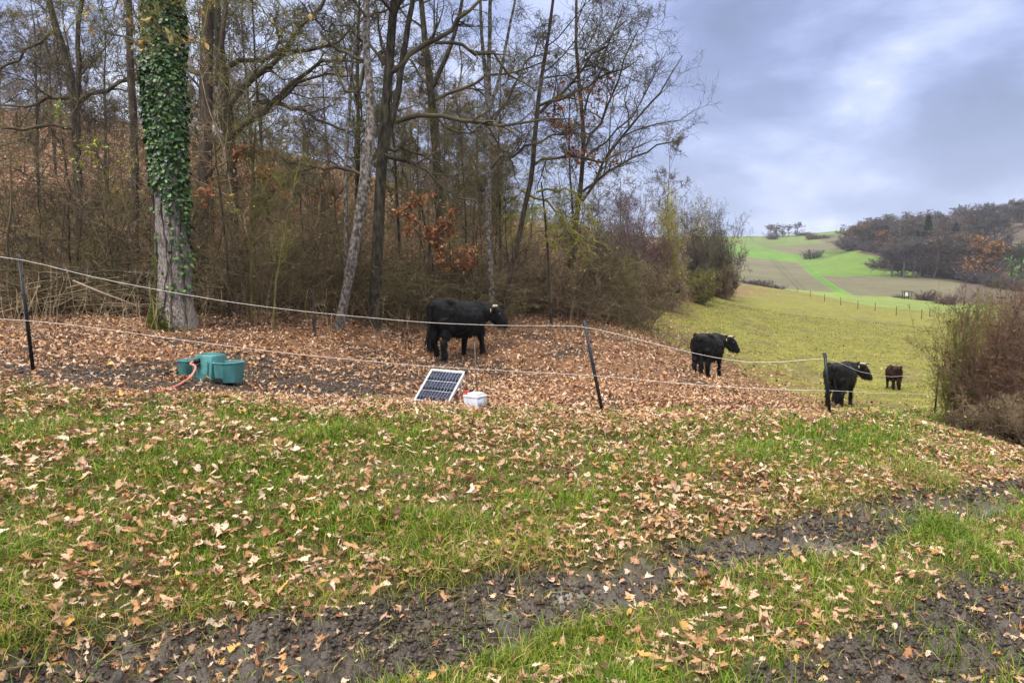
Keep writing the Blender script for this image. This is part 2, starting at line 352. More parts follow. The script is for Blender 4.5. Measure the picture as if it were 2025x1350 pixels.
    idx = np.arange(nr*nc).reshape(nr, nc); q = np.stack([idx[:-1, :-1], idx[:-1, 1:], idx[1:, 1:], idx[1:, :-1]], -1).reshape(-1, 4)
    def fm(a): return (a.reshape(nr, nc)[:-1, :-1]).ravel()
    is_far = fm(far | woods | (y > 160)); is_rut = fm(m > .45); is_mead = fm(mw > .5) & ~is_far & ~is_rut
    rest = ~(is_far | is_rut | is_mead)
    for nm, k, mt in (('ground', rest, M_ground), ('dirt_track', is_rut, M_mud), ('meadow', is_mead, M_meadow), ('far_fields', is_far, M_far)):
        f = q[k]; u, inv = np.unique(f.ravel(), return_inverse=True)
        o = mk(nm, V[u], [inv.reshape(-1, 4)], mt, Cf[u]); tag(o, kind='structure')
build_ground()

# ------------------------------------------------------------------ fallen leaves and grass
rng = np.random.default_rng(7)
LEAFCOL = np.array([(.55,.36,.235),(.62,.45,.33),(.46,.26,.14),(.36,.18,.085),(.25,.12,.065),(.68,.54,.42),(.42,.26,.17),(.17,.095,.06),(.56,.33,.10)])
def leafshape(kind):
    if kind == 0: rowsx = [0,.08,.18,.27,.38,.47,.58,.68,.80,.90,1]; ww = [.015,.03,.17,.09,.27,.15,.34,.20,.28,.20,.03]
    elif kind == 1: rowsx = [0,.22,.45,.7,1]; ww = [.03,.16,.30,.24,.06]
    else: rowsx = [0,.5,1]; ww = [.04,.30,.06]
    r = np.array(rowsx); w_ = np.array(ww); k = len(r)
    V = np.zeros((k, 3, 3)); V[:, 0, 0] = r-.5; V[:, 1, 0] = r-.5; V[:, 2, 0] = r-.5; V[:, 0, 1] = w_; V[:, 2, 1] = -w_
    if kind == 0: V[2::2, 0, 0] += .05; V[2::2, 2, 0] += .02
    i = np.arange(k-1)*3; q = np.concatenate([np.stack([i, i+1, i+4, i+3], -1), np.stack([i+1, i+2, i+5, i+4], -1)])
    return V.reshape(-1, 3), q
def scatter_leaves(mb, pos, kind, size, rg, tilt=.35, curl=.5, cols=None, normal_up=True, colw=None):
    n = len(pos)
    if n == 0: return
    S, q = leafshape(kind); m = len(S)
    V = np.repeat(S[None], n, 0).copy(); V[:, :, 1] *= rg.uniform(.6, 1.15, (n, 1))
    if kind == 0:
        rw = np.repeat(rg.uniform(.55, 1.35, (n, m//3)), 3, 1); V[:, :, 1] *= rw*np.where(S[None, :, 1] > 0, rg.uniform(.6, 1.2, (n, 1)), 1); V[:, :, 1] += rg.normal(0, .10, (n, 1))*V[:, :, 0]**2*2+rg.normal(0, .02, (n, m))
        V[:, :, 0] += rg.normal(0, .03, (n, m))
        fold = rg.random(n) < .3; V[fold, :, 1] = np.where(V[fold, :, 1] > 0, V[fold, :, 1]*.3, V[fold, :, 1])
    c1 = rg.normal(0, curl, (n, 1)); c2 = rg.normal(.25, curl, (n, 1))
    V[:, :, 2] = c1*(V[:, :, 0]**2)*1.2+c2*np.abs(V[:, :, 1])*1.1+rg.normal(0, .025, (n, m))
    V *= (size*np.where(rg.random((n, 1)) < .25, rg.uniform(.3, .7, (n, 1)), rg.uniform(.65, 1.3, (n, 1))))[..., None]
    a = rg.uniform(0, 2*math.pi, n); tx = rg.normal(0, tilt, n); ty = rg.normal(0, tilt, n)
    ca, sa = np.cos(a), np.sin(a); cx, sx = np.cos(tx), np.sin(tx); cy, sy = np.cos(ty), np.sin(ty); Z = np.zeros(n); O = np.ones(n)
    Rx = np.stack([O, Z, Z, Z, cx, -sx, Z, sx, cx], -1).reshape(n, 3, 3); Ry = np.stack([cy, Z, sy, Z, O, Z, -sy, Z, cy], -1).reshape(n, 3, 3); Rz = np.stack([ca, -sa, Z, sa, ca, Z, Z, Z, O], -1).reshape(n, 3, 3)
    M = Rx@Ry@Rz; V = np.einsum('nij,nmj->nmi', M, V)+pos[:, None]
    cols = LEAFCOL if cols is None else cols
    ci = rg.choice(len(cols), n, p=colw); c = cols[ci]*rg.uniform(.75, 1.2, (n, 1))
    cc = np.repeat(c[:, None], m, 1)*(1-.12*rg.random((n, m, 1)))
    F_ = (q[None]+(np.arange(n)*m)[:, None, None]).reshape(-1, 4)
    mb.add(V.reshape(-1, 3), F_, col=np.clip(cc.reshape(-1, 3), 0, 1))
def cand(n, y0, y1, px0=-350, px1=2350):
    if px0 == -350 and px1 == 2350 and y1 < 9.6: px0, px1 = -1300, 3300
    """random ground points, uniform per area inside the wedge"""
    y = np.sqrt(rng.uniform(y0**2, y1**2, n)); u = rng.uniform((px0-CX)/F, (px1-CX)/F, n); x = u*y; return x, y
def area(y0, y1, px0=-350, px1=2350):
    if y1 < 9.6: px0, px1 = -1300, 3300
    return (px1-px0)/F*(y1**2-y0**2)/2
def rimline(px): return np.interp(px, [-400,0,100,300,700,1200,1640,1850,2025,2400], [735,745,768,786,797,817,823,818,880,910])
def leaf_density(x, y, z, px, py):
    m, m1, m2 = rutmask(x, y); rim = rimline(px); n1 = fbm(x*.8+40, y*.8, 3); n2 = fbm(x*3, y*3, 2)
    bank = 1.08+n1*1.5+n2*1.8
    bank = bank*(1-.80*np.exp(-((px-1690)/190)**2-((py-870)/50)**2))*(1+.45*np.exp(-((py-(1180-.13*(px-1000)-130))/60)**2)*(px > 600))
    bank = np.where((py > rim), bank, 0)*(1-m*.62)
    d1, t1 = polydist(x, y, RUT1); bank = np.where((d1 > .2) & (y < np.interp(x, RUT1[:, 0], RUT1[:, 1])), bank*.7, bank)
    bank = bank+.7*np.exp(-((d1-.42)/.30)**2)*(y > np.interp(x, RUT1[:, 0], RUT1[:, 1]))
    bx = np.interp(py, [600,640,680,740,790,825], [1200,1215,1330,1470,1560,1660])
    inn = (1.0+n1*1.2+n2*.6)*(1-.97*sstep(-110, 190, px-bx+n1*260+n2*60)**.7)
    inn = inn*(1-.85*np.exp(-((py-(742+.04*px))/30)**2)*(1-sstep(650, 950, px))*sstep(-.2, .06, n1+n2*.5+.06))*(1-.35*sstep(0, .25, n2+n1))
    return np.clip(np.where(py > rim, bank, inn), 0.0, 2)
def build_leaves():
    mb = MB()
    for y0, y1, dens, kind, size in ((1.6,5.0,860,0,.063),(5.0,8.5,860,0,.062),(8.5,14,480,1,.072),(14,24,270,1,.085),(24,45,90,2,.12)):
        n = int(area(y0, y1)*dens); x, y = cand(n, y0, y1); z = zf(x, y); px, py = proj(np.stack([x, y, z], -1))
        d = leaf_density(x, y, z, px, py); k = rng.random(n) < d*.62
        rim = rimline(px); lift = np.where(py > rim, (rng.uniform(0, 1, n)**.8*.095+.004)*(1-rutmask(x, y)[0]*.85)*(1-.6*np.exp(-(polydist(x, y, RUT1)[0]/.8)**2)), rng.uniform(.004, .035, n))
        pos = np.stack([x, y, z+lift], -1)[k]
        warm = (py[k] < rim[k]) & (y[k] > 7)
        a = ~warm
        scatter_leaves(mb, pos[a], kind, size, rng, .30, .65, colw=[.17,.12,.16,.13,.12,.06,.12,.08,.04])
        scatter_leaves(mb, pos[warm], kind, size, rng, .36, .8, colw=[.20,.10,.16,.17,.10,.06,.13,.05,.03])
    # forest floor on the slope
    n = 50000; x, y = cand(n, 24, 85, -350, 1250); z = zf(x, y); scatter_leaves(mb, np.stack([x, y, z+.04], -1), 2, .24, rng, .5, .5, colw=[.16,.08,.18,.2,.12,.06,.13,.07,0])
    tag(mb.build('fallen_leaves', M_leaf), kind='stuff')
build_leaves()
def build_clods():
    bm = bmesh.new(); bmesh.ops.create_icosphere(bm, subdivisions=1, radius=1); S = np.array([v.co[:] for v in bm.verts]); T_ = np.array([[v.index for v in f.verts] for f in bm.faces]); bm.free(); m = len(S); mb = MB()
    for y0, y1, dens, sz in ((1.6,4.5,6500,.010),(4.5,9,3500,.013),(9,16,900,.018)):
        n = int(area(y0, y1)*dens); x, y = cand(n, y0, y1); z = zf(x, y); px, py = proj(np.stack([x, y, z], -1)); ru = rutmask(x, y)[0]
        mud = .75*np.exp(-((py-(742+.04*px))/32)**2)*(1-sstep(650, 950, px))*(y > 7); k = rng.random(n) < np.maximum(np.clip(ru*.85, .015, 1)*sstep(-.25, .15, fbm(x*3.3+5, y*3.3, 3)), mud)
        x, y, z = x[k], y[k], z[k]; n = len(x); r_ = np.minimum(sz*.62*np.exp(rng.normal(0, .5, n)), sz*1.5); V = S[None]*(1+rng.normal(0, .42, (n, m, 1)))*r_[:, None, None]*rng.uniform(.6, 1.5, (n, 1, 3))*np.array([1, 1, .7]); V += np.stack([x, y, z+r_*.1], -1)[:, None]
        c = np.array([.046,.034,.027])*np.exp(rng.normal(0, .35, (n, 1)))*np.where(rng.random((n, 1)) < .12, 2.3, 1); mb.add(V.reshape(-1, 3), (T_[None]+(np.arange(n)*m)[:, None, None]).reshape(-1, 3), col=np.repeat(c[:, None], m, 1).reshape(-1, 3))
    tag(mb.build('mud_clods', M_clod, smooth=False), kind='stuff')
M_clod = mat_attr('clod', .6, 0, spec=.4)
build_clods()
def blades(mb, x, y, z, h, wd, rg, lean=.5, cols=None, colw=None):
    n = len(x); a = rg.uniform(0, 2*math.pi, n); la = rg.uniform(0, 2*math.pi, n); ln = np.abs(rg.normal(0, lean, n))+.1
    side = np.stack([np.cos(a), np.sin(a), np.zeros(n)], -1)*(wd/2)[:, None]; ld = np.stack([np.cos(la), np.sin(la), np.zeros(n)], -1)
    b = np.stack([x, y, z-.01], -1); m = b+ld*(h*ln*.30)[:, None]+np.array([0, 0, 1])*(h*.55)[:, None]
    m2 = b+ld*(h*ln*.75)[:, None]+np.array([0, 0, 1])*(h*.88*(1-.25*np.minimum(ln, 1.4)))[:, None]
    t = b+ld*(h*ln*1.25)[:, None]+np.array([0, 0, 1])*(h*(1-.48*np.minimum(ln, 1.6)))[:, None]
    V = np.stack([b-side, b+side, m-side*.9, m+side*.9, m2-side*.6, m2+side*.6, t], 1); i = (np.arange(n)*7)[:, None]
    q = np.concatenate([i+np.array([[0,1,3,2]]), i+np.array([[2,3,5,4]])]); tr = i+np.array([[4,5,6]])
    c = cols[rg.choice(len(cols), n, p=colw)]*rg.uniform(.65, 1.3, (n, 1)); cc = np.repeat(c[:, None], 7, 1)
    mb.add(V.reshape(-1, 3), q, tr, col=np.clip(cc.reshape(-1, 3), 0, 1))
GR = np.array([(.080,.175,.012),(.145,.25,.014),(.23,.32,.022),(.30,.29,.045),(.42,.32,.13),(.040,.09,.010)])
def build_grass():
    mb = MB()
    for y0, y1, dens, hh, ww, ga in ((1.6,3.6,15000,.070,.0038,1.25),(3.6,6,9500,.072,.0048,1.3),(6,9.5,5200,.070,.0065,1.35),(9.5,17,1900,.10,.010,1.4)):
        n = int(area(y0, y1)*dens); x, y = cand(n, y0, y1)
        # pull blades together into tufts
        k = int(n/26); tx, ty = cand(k, y0, y1); o = rng.integers(0, k, n); tf = rng.random(n) < .55
        s = rng.normal(0, .035, (n, 2)); x = np.where(tf, tx[o]+s[:, 0], x); y = np.where(tf, ty[o]+s[:, 1], y); y = np.maximum(y, 1.3)
        z = zf(x, y); px, py = proj(np.stack([x, y, z], -1)); m, m1, m2 = rutmask(x, y); rim = rimline(px)
        n1 = fbm(x*.8+11, y*.8+3, 3); n3 = fbm(x*2.6, y*2.6+8, 3)
        lush = np.clip(.60+n1*1.5+n3*1.8, 0.26, 1.2)
        d1, _ = polydist(x, y, RUT1); up = y > np.interp(x, RUT1[:, 0], RUT1[:, 1])
        lush = np.where(up, np.maximum(lush, .45)*(.72+.28*sstep(.25, 1.2, d1+n3*1.2)), lush*1.05+.15)
        lush = np.maximum(lush, 1.25*np.exp(-((px-1690)/220)**2-((py-868)/45)**2)); lush = np.maximum(lush, .8*(px > 1500)*(py < 930+.0*px)*(py > rim))
        keep = (py > rim-1+n3*14) & (rng.random(n) < lush*(1-m*.90)) 
        x, y, z, px, py, lu = x[keep], y[keep], z[keep], px[keep], py[keep], lush[keep]
        h = hh*rng.uniform(.45, 1.5, len(x))*(.55+.6*lu)*(1+1.5*np.clip(fbm(x*2.1+31, y*2.1, 3), -.2, .5))*np.where(tf[keep], 1.15, .8)
        tall = (px < 250) & (py > 1000); h = np.where(tall, h*1.3, h)
        dd1 = polydist(x, y, RUT1)[0]; dry = rng.random(len(x)) > np.clip(.50+lu*.36-.35*np.exp(-(dd1/.7)**2)*(y > np.interp(x, RUT1[:, 0], RUT1[:, 1])), 0.08, .9)
        a = ~dry
        blades(mb, x[a], y[a], z[a], h[a], ww*rng.uniform(.7, 1.4, a.sum()), rng, .55, GR, [.27,.31,.2,.1,.02,.1])
        blades(mb, x[dry], y[dry], z[dry], h[dry]*1.05, ww*rng.uniform(.6, 1.1, dry.sum()), rng, 1.2, GR, [.0,.03,.07,.32,.53,.05])
    tag(mb.build('grass', M_grass, smooth=False), kind='stuff')
    # short tufts over the pasture
    mb = MB(); n = 90000; x, y = cand(n, 10, 60, 1000, 2300); z = zf(x, y); px, py = proj(np.stack([x, y, z], -1))
    bx = np.interp(py, [560,580,600,640,680,740,790,825], [1440,1470,1320,1215,1330,1470,1560,1660]); rim = rimline(px)
    k = (py < rim) & (px > bx-60+rng.normal(0, 60, n)) & (rng.random(n) < .75+fbm(x*1.2, y*1.2, 3)*2)
    x, y, z = x[k], y[k], z[k]; dd = y
    c = np.array([(.165,.165,.018),(.21,.20,.028),(.12,.135,.02),(.065,.065,.026),(.22,.18,.06)])
    blades(mb, x, y, z, .05*rng.uniform(.4, 1.3, len(x)), .012+dd*.0006, rng, .9, c, [.34,.22,.22,.12,.1])
    tag(mb.build('pasture_grass', M_grass, smooth=False), kind='stuff')
build_grass()
# ------------------------------------------------------------------ branching
def grow_poly(P0, D, L, k, wig, trop, rg):
    n = len(P0); step = (L/(k-1))[:, None]; pts = [P0]; d = norm(D); p = P0
    for i in range(k-1):
        d = norm(d+rg.normal(0, wig, (n, 3))+np.array([0, 0, trop])); p = p+d*step; pts.append(p)
    return np.stack(pts, 1)
def children(Pp, Rp, Lp, m, t0, t1, ang, lenf, rf, k, wig, trop, rg, rmin=.002, taper=.85, flat=0, lfall=.55):
    n, kk, _ = Pp.shape; t = rg.uniform(t0, t1, (n, m)); f = t*(kk-1); i = np.minimum(f.astype(int), kk-2); fr = (f-i)[..., None]
    ar = np.arange(n)[:, None]; pos = Pp[ar, i]*(1-fr)+Pp[ar, i+1]*fr; tan = norm(Pp[ar, i+1]-Pp[ar, i]); r = Rp[ar, i]*(1-fr[..., 0])+Rp[ar, i+1]*fr[..., 0]
    rv = norm(rg.normal(0, 1, (n, m, 3))*np.array([1, 1, 1-flat])); perp = norm(rv-(rv*tan).sum(-1, keepdims=True)*tan)
    a = np.abs(rg.normal(ang, .22, (n, m)))[..., None]; d = tan*np.cos(a)+perp*np.sin(a)
    L = Lp[:, None]*lenf*(1-lfall*t)*rg.uniform(.6, 1.25, (n, m))
    pos, d, L, r = pos.reshape(-1, 3), d.reshape(-1, 3), L.ravel(), r.ravel()
    Q = grow_poly(pos, d, L, k, wig, trop, rg); r0 = np.maximum(r*rf*rg.uniform(.7, 1.1, len(r)), rmin)
    Rr = np.maximum(r0[:, None]*(1-taper*np.linspace(0, 1, k)[None]), rmin*.6); return Q, Rr, L
def resample(pl, k):
    pl = np.asarray(pl, float); s = np.concatenate([[0], np.cumsum(np.linalg.norm(np.diff(pl[:, :3], axis=0), axis=1))]); t = np.linspace(0, s[-1], k)
    # smooth (Catmull-like) by interpolating and averaging
    o = np.stack([np.interp(t, s, pl[:, j]) for j in range(pl.shape[1])], -1)
    for _ in range(2): o[1:-1] = (o[:-2]+2*o[1:-1]+o[2:])/4
    return o
def crown_levels(mb, Q, Rr, L, levels, rg, keep=None):
    tips = []
    for lv in levels:
        Q, Rr, L = children(Q, Rr, L, rg=rg, **lv['c']); mb.tubesb(Q, Rr, lv['s']); tips.append(Q)
    return tips
LV = lambda m, t0, t1, ang, lenf, rf, k, wig, trop, s, rmin=.003, **kw: dict(c=dict(m=m, t0=t0, t1=t1, ang=ang, lenf=lenf, rf=rf, k=k, wig=wig, trop=trop, rmin=rmin, **kw), s=s)
def base_z(x, y): return float(zf(np.array([x]), np.array([y]))[0])

def px_trunk(pts, Y, top=None, wob=0, k=26, yslope=0.):
    """(px,py,width px) along a stem -> world polyline with radius; Y may drift towards or away with height"""
    out = []
    for i, (a, b, wd) in enumerate(pts):
        yy = Y+yslope*i; p = P(a, b, yy); out.append([*p, wd/F*yy/2*(.68 if wd < 50 else 1)])
    if top:
        a = np.array(out[-1]); dirv = norm(np.array(out[-1][:3])-np.array(out[-2][:3])); e = a[:3]+(dirv*np.array([.6, .6, 1]))*top; out.append([*e, a[3]*.25])
    return resample(np.array(out), k)
def flare(pl, amt=.5, h=.5):
    z0 = pl[0, 2]; pl[:, 3] *= 1+amt*np.exp(-(pl[:, 2]-z0)/h); return pl
TREES = {}
def near_tree(name, label, cat, stems, Y, seed, levels, limbs=(), barkm=None, twigm=None, m1=9, t0=.35, L1=3.2, ang=1.0, trop=.06, rf1=.45, group=None, wig=.16, sides=12, top=5):
    rg = np.random.default_rng(seed); root = empty(name, (0, 0, 0), 0, label, cat, group)
    first = stems[0]; b = P(first[0][0], first[0][1], Y); b[2] = base_z(b[0], b[1])-.08; root.location = b
    tb = MB(); cb = MB(); lead = []
    for si, st in enumerate(stems):
        pl = px_trunk(st, Y, top if st[-1][1] < 40 else 0)
        if si == 0:
            pl[0, 2] = min(pl[0, 2], b[2]); pl = flare(pl, .35, .35)
        pl[1:-1, 0] += rg.normal(0, .006, len(pl)-2)*(1+pl[1:-1, 3]*3); pl[:, :3] -= b
        tb.tubesb(pl[None, :, :3], pl[None, :, 3], sides); lead.append(pl)
    if sides >= 20 or name == 'birch_tree':      # furrowed bark in the mesh itself
        tb = MB()
        for pl in lead:
            q = resample(pl, 220); S_ = 72; V, f = tubes(q[None, :, :3], q[None, :, 3], S_); V = V.reshape(220, S_, 3); th = np.arange(S_)*2*math.pi/S_; zz = q[:, 2][:, None]; w1 = np.cos(th)[None]*3.2; w2 = np.sin(th)[None]*3.2
            fu = np.abs(fbm(w1*2.6+w2*1.7+fbm(w1*2, zz*2, 2)*1.5+zz*.25, zz*1.5+w2*2.2, 3)); V += norm(V-q[:, None, :3])*((fu-.12)*.11*np.clip(q[:, 3]/.28, .2, 1)[:, None])[..., None]; tb.add(V.reshape(-1, 3), f)
    trunk = tb.build('trunk', barkm, root)
    Q1s = []; R1s = []; L1s = []
    for pl in lead:
        Lp = np.array([L1/.9]); Q, Rr, L = children(pl[None, :, :3], pl[None, :, 3], Lp, m1, t0, .98, ang, .9, rf1, 9, wig, trop, rg, .008, lfall=.35)
        Q1s.append(Q); R1s.append(Rr); L1s.append(L)
    for lm in limbs:
        ly = lm.get('Y', Y); q = np.array([[*P(a, c, ly+lm.get('dy', 0)*i), wd/F*ly/2*.76] for i, (a, c, wd) in enumerate(lm['p'])]); q = resample(q, 9)
        q[:, :3] -= b; q[1:-1, :3] += rg.normal(0, .055, (7, 3)); Q1s.append(q[None, :, :3]); R1s.append(q[None, :, 3]); L1s.append(np.array([np.linalg.norm(q[-1, :3]-q[0, :3])*1.0]))
    Q = np.concatenate(Q1s); Rr = np.concatenate(R1s); L = np.concatenate(L1s); cb.tubesb(Q, Rr, 6)
    tips = crown_levels(cb, Q, Rr, L, levels, rg)
    cb.build('crown', twigm, root); TREES[name] = (root, lead, tips, b); return root, lead, tips, b
LVS = [LV(11, .15, 1, .85, .6, .55, 7, .28, .03, 4, .0075), LV(10, .1, 1, .85, .58, .6, 5, .3, .0, 3, .0055), LV(6, .1, 1, .8, .62, .75, 4, .26, -.01, 3, .0044)]
LVM = [LV(10, .15, 1, .85, .62, .55, 7, .28, .02, 4, .007), LV(9, .1, 1, .85, .6, .6, 5, .3, -.01, 3, .0050), LV(6, .1, 1, .8, .62, .75, 4, .26, -.02, 3, .0040)]

# -- the ivy-clad oak at the left
ivy_root, lead, tips, b = near_tree('oak_tree', 'thick oak trunk wrapped in green ivy with a mossy foot beside the brush pile', 'tree',
    [[(343,650,70),(343,560,60),(340,480,57),(336,400,56),(331,300,56),(326,200,64),(323,100,62),(320,0,60),(318,-120,56)]], 12.6, 11, LVM,
    limbs=[dict(p=[(330,-150,18),(430,-120,9),(520,-30,5),(580,60,3),(600,130,2)], Y=12, dy=-.25), dict(p=[(318,-90,14),(250,-60,7),(190,-10,5),(120,0,3),(60,40,2)], Y=12, dy=-.3),
           dict(p=[(320,-160,12),(270,-110,7),(240,-40,4),(235,30,3),(250,90,2)], Y=11, dy=-.2), dict(p=[(325,-160,12),(380,-110,7),(410,-50,4),(420,20,3),(395,90,2)], Y=11, dy=-.2)],
    barkm=M_bark_grey, twigm=M_twig_olive, m1=7, t0=.93, L1=3.4, ang=1.2, trop=-.06, sides=28, top=4)
def ivy(root, pl, seed, lo_l, lo_r, n=6500):
    rg = np.random.default_rng(seed); S = np.array([(0,0,0),(.35,.32,0),(.25,.5,0),(.7,.38,0),(1.1,0,0),(.7,-.38,0),(.25,-.5,0),(.35,-.32,0),(.4,0,.07)])*.064
    T_ = np.array([(8,0,1),(8,1,2),(8,2,3),(8,3,4),(8,4,5),(8,5,6),(8,6,7),(8,7,0)]); mb = MB()
    t = rg.uniform(0, 1, n)**.9; th = rg.uniform(0, 2*math.pi, n); f = t*(len(pl)-1); i = np.minimum(f.astype(int), len(pl)-2); fr = (f-i)[:, None]
    c = pl[i]*(1-fr)+pl[i+1]*fr; nr = np.stack([np.cos(th), np.sin(th), np.zeros(n)], -1)
    lump = .035+.07*vnoise(th*2.2+3, c[:, 2]*1.6)*(1+.5*sstep(3, 6, c[:, 2])); pos = c[:, :3]+nr*(c[:, 3]+rg.uniform(.3, 1, n)*lump)[:, None]
    lo = (lo_l+(lo_r-lo_l)*(np.cos(th)+1)/2)+vnoise(th*3, th*0+2)*.7; k = pos[:, 2] > lo+rg.exponential(.12, n); k &= (pos[:, 2] > lo+.7) | (rg.random(n) < .65); k |= (pos[:, 2] > .6) & (rg.random(n) < .03+.12*(np.cos(th) > .2))
    pos, nr = pos[k], nr[k]; n = len(pos)
    dn = norm(np.array([0, 0, -1.])+nr*rg.uniform(.1, .9, (n, 1))+rg.normal(0, .35, (n, 3))); nn = norm(nr+rg.normal(0, .3, (n, 3))); sd_ = norm(np.cross(nn, dn)); nn = np.cross(dn, sd_)
    M = np.stack([dn, sd_, nn], -1); V = np.einsum('nij,mj->nmi', M, S)*rg.uniform(.7, 1.35, (n, 1, 1))+pos[:, None]
    cols = np.array([(.022,.065,.014),(.036,.10,.018),(.06,.145,.024),(.13,.20,.03),(.014,.04,.014)]); c = cols[rg.choice(5, n, p=[.3,.3,.2,.06,.14])]*rg.uniform(.7, 1.3, (n, 1))
    mb.add(V.reshape(-1, 3), (T_[None]+(np.arange(n)*9)[:, None, None]).reshape(-1, 3), col=np.repeat(c[:, None], 9, 1).reshape(-1, 3))
    o = mb.build('ivy', M_ivy, root, smooth=False)
    # woody climbing stems from the ground up into the leaves
    sb = MB(); zz = pl[:, 2]
    for j in range(7):
        th0 = rg.uniform(0, 6.28) if j > 3 else (-.5-.6*j); z = np.linspace(pl[0, 2]+.05, 3.6, 40); th = th0+np.cumsum(rg.normal(0, .05, 40)); rr = np.interp(z, zz, pl[:, 3])+.012; sb.tube(np.stack([np.interp(z, zz, pl[:, 0])+np.cos(th)*rr, np.interp(z, zz, pl[:, 1])+np.sin(th)*rr, z], -1), .012, 5)
    sb.build('ivy_stems', M_bark_brown, root)
    return o
M_ivy = mat_attr('ivy_leaf', .38, 0, spec=.5)
ivy(ivy_root, lead[0], 3, 2.15, 1.45, 19000)
# moss skirt on the left of the foot
def moss(root, pl, seed, th0, spread, h, n=2600):
    rg = np.random.default_rng(seed); z = rg.exponential(h, n); z = z[z < h*4]; n = len(z); th = rg.normal(th0, spread, n)*(1-.25*np.minimum(z/h, 2)*.5)
    r = np.interp(z, pl[:, 2]-pl[0, 2], pl[:, 3]); cx = np.interp(z, pl[:, 2]-pl[0, 2], pl[:, 0]); cy = np.interp(z, pl[:, 2]-pl[0, 2], pl[:, 1])
    pos = np.stack([cx+np.cos(th)*(r+.01), cy+np.sin(th)*(r+.01), z+pl[0, 2]], -1); d = norm(np.stack([np.cos(th), np.sin(th), rg.normal(.2, .5, n)], -1)+rg.normal(0, .4, (n, 3)))
    a = norm(np.cross(d, rg.normal(0, 1, (n, 3)))); V = np.stack([pos-a*.016, pos+a*.016, pos+d*.034], 1); mb = MB(); mb.add(V.reshape(-1, 3), (np.arange(n)*3)[:, None]+np.array([[0, 1, 2]]))
    mb.build('moss', M_moss, root)
moss(ivy_root, lead[0], 8, R(218), .62, .40, 11000)
def dry_leaves_on(root, tips, b, regions, n, seed, size=.10, cols=None, mat_=None, name='dry_leaves'):
    """leaves hanging on twigs whose projection falls in soft regions (px,py,rx,ry)"""
    rg = np.random.default_rng(seed); pts = np.concatenate([t.reshape(-1, 3) for t in tips[-2:]])+b; px, py = proj(pts); wt = np.zeros(len(pts))
    for (a, c, rx, ry, am) in regions: wt += am*np.exp(-((px-a)/rx)**2-((py-c)/ry)**2)
    wt[wt < .02] = 0
    if wt.sum() == 0: return
    i = rg.choice(len(pts), n, p=wt/wt.sum()); mb = MB(); pos = pts[i]+rg.normal(0, .03, (n, 3))+np.array([0, 0, -.03])-b
    scatter_leaves(mb, pos, 1, size, rg, 1.1, .6, cols=np.array([(.58,.29,.14),(.48,.21,.09),(.68,.38,.20),(.36,.15,.07)]) if cols is None else cols)
    mb.build(name, M_leaf, root)
dry_leaves_on(ivy_root, tips, b, [(260,30,160,60,1),(380,60,60,60,1),(560,60,120,90,.5)], 46, 4, .13, np.array([(.60,.40,.16),(.52,.26,.09),(.62,.50,.22)]))

# -- other stems of the wood edge, left to right
def T(*a, **k): return near_tree(*a, **k)
T('oak_tree', 'dark forked oak far left with a mossy fork behind the undergrowth', 'tree', [[(160,520,24),(158,430,24),(152,330,24),(150,220,26),(146,170,24),(120,80,18),(95,0,15)], [(150,215,18),(158,130,14),(150,60,12),(165,0,10)]], 20, 21, LVM,
  limbs=[dict(p=[(150,205,14),(230,165,10),(320,150,7),(400,140,4)]), dict(p=[(152,190,12),(80,200,9),(20,215,6),(-60,210,4)]), dict(p=[(150,255,12),(60,255,8),(-60,258,5)], dy=-.4), dict(p=[(110,60,10),(40,110,7),(-40,160,4)])], barkm=M_bark_dark, twigm=M_twig_dark, m1=12, t0=.35, L1=3.6)
T('oak_tree', 'slim reddish trunk between the forked oak and the ivy trunk', 'tree', [[(268,500,22),(268,400,22),(266,300,22),(262,200,21),(256,100,19),(254,0,16)]], 18, 22, LVM, barkm=M_bark_brown, twigm=M_twig_dark, m1=9, t0=.5, L1=2.8)
T('oak_tree', 'tall dark straight trunk just right of the ivy trunk', 'tree', [[(392,600,40),(395,500,40),(402,400,38),(405,300,36),(408,200,34),(410,100,33),(412,0,32)], [(425,170,16),(440,80,14),(446,0,13)]], 16.5, 23, LVM,
  limbs=[dict(p=[(405,150,16),(340,110,10),(280,90,7),(200,60,4)])], barkm=M_bark_brown, twigm=M_twig_dark, m1=9, t0=.62, L1=3.2)
T('oak_tree', 'spreading oak with long crooked limbs reaching right over the gap', 'tree', [[(462,600,34),(462,500,34),(460,420,34),(458,320,32),(452,230,30),(440,140,28),(430,60,22),(428,0,18)]], 19, 24, [LV(7, .2, 1, .8, .5, .5, 6, .25, .0, 4, .007), LV(7, .1, 1, .8, .5, .6, 5, .25, 0, 3, .005), LV(4, .1, 1, .75, .6, .7, 4, .22, 0, 3, .004)],
  limbs=[dict(p=[(455,270,20),(500,240,15),(555,200,13),(585,145,11),(640,120,8),(720,125,4)]), dict(p=[(458,300,16),(500,300,12),(560,295,10),(600,330,7),(625,370,5),(640,400,2)]),
         dict(p=[(452,210,18),(510,150,15),(560,110,13),(600,50,11),(650,-20,8)]), dict(p=[(500,205,14),(560,200,11),(600,215,10),(640,255,8),(700,262,4)]), dict(p=[(440,140,14),(520,95,12),(600,110,9),(700,60,6),(740,30,3)]),
         dict(p=[(530,215,11),(570,190,9),(580,165,8),(650,140,6),(700,150,3)]), dict(p=[(458,260,12),(420,200,9),(390,170,6),(350,120,3)])], barkm=M_bark_dark, twigm=M_twig_dark, m1=5, t0=.6, L1=3.0)
T('young_tree', 'thin sapling with pale green moss between the oaks and the birch', 'sapling', [[(497,610,8),(496,500,8),(495,420,8),(500,340,7),(505,250,4)]], 14, 25, LVM[1:], barkm=M_twig_olive, twigm=M_twig_olive, m1=16, t0=.3, L1=1.3, ang=.7)
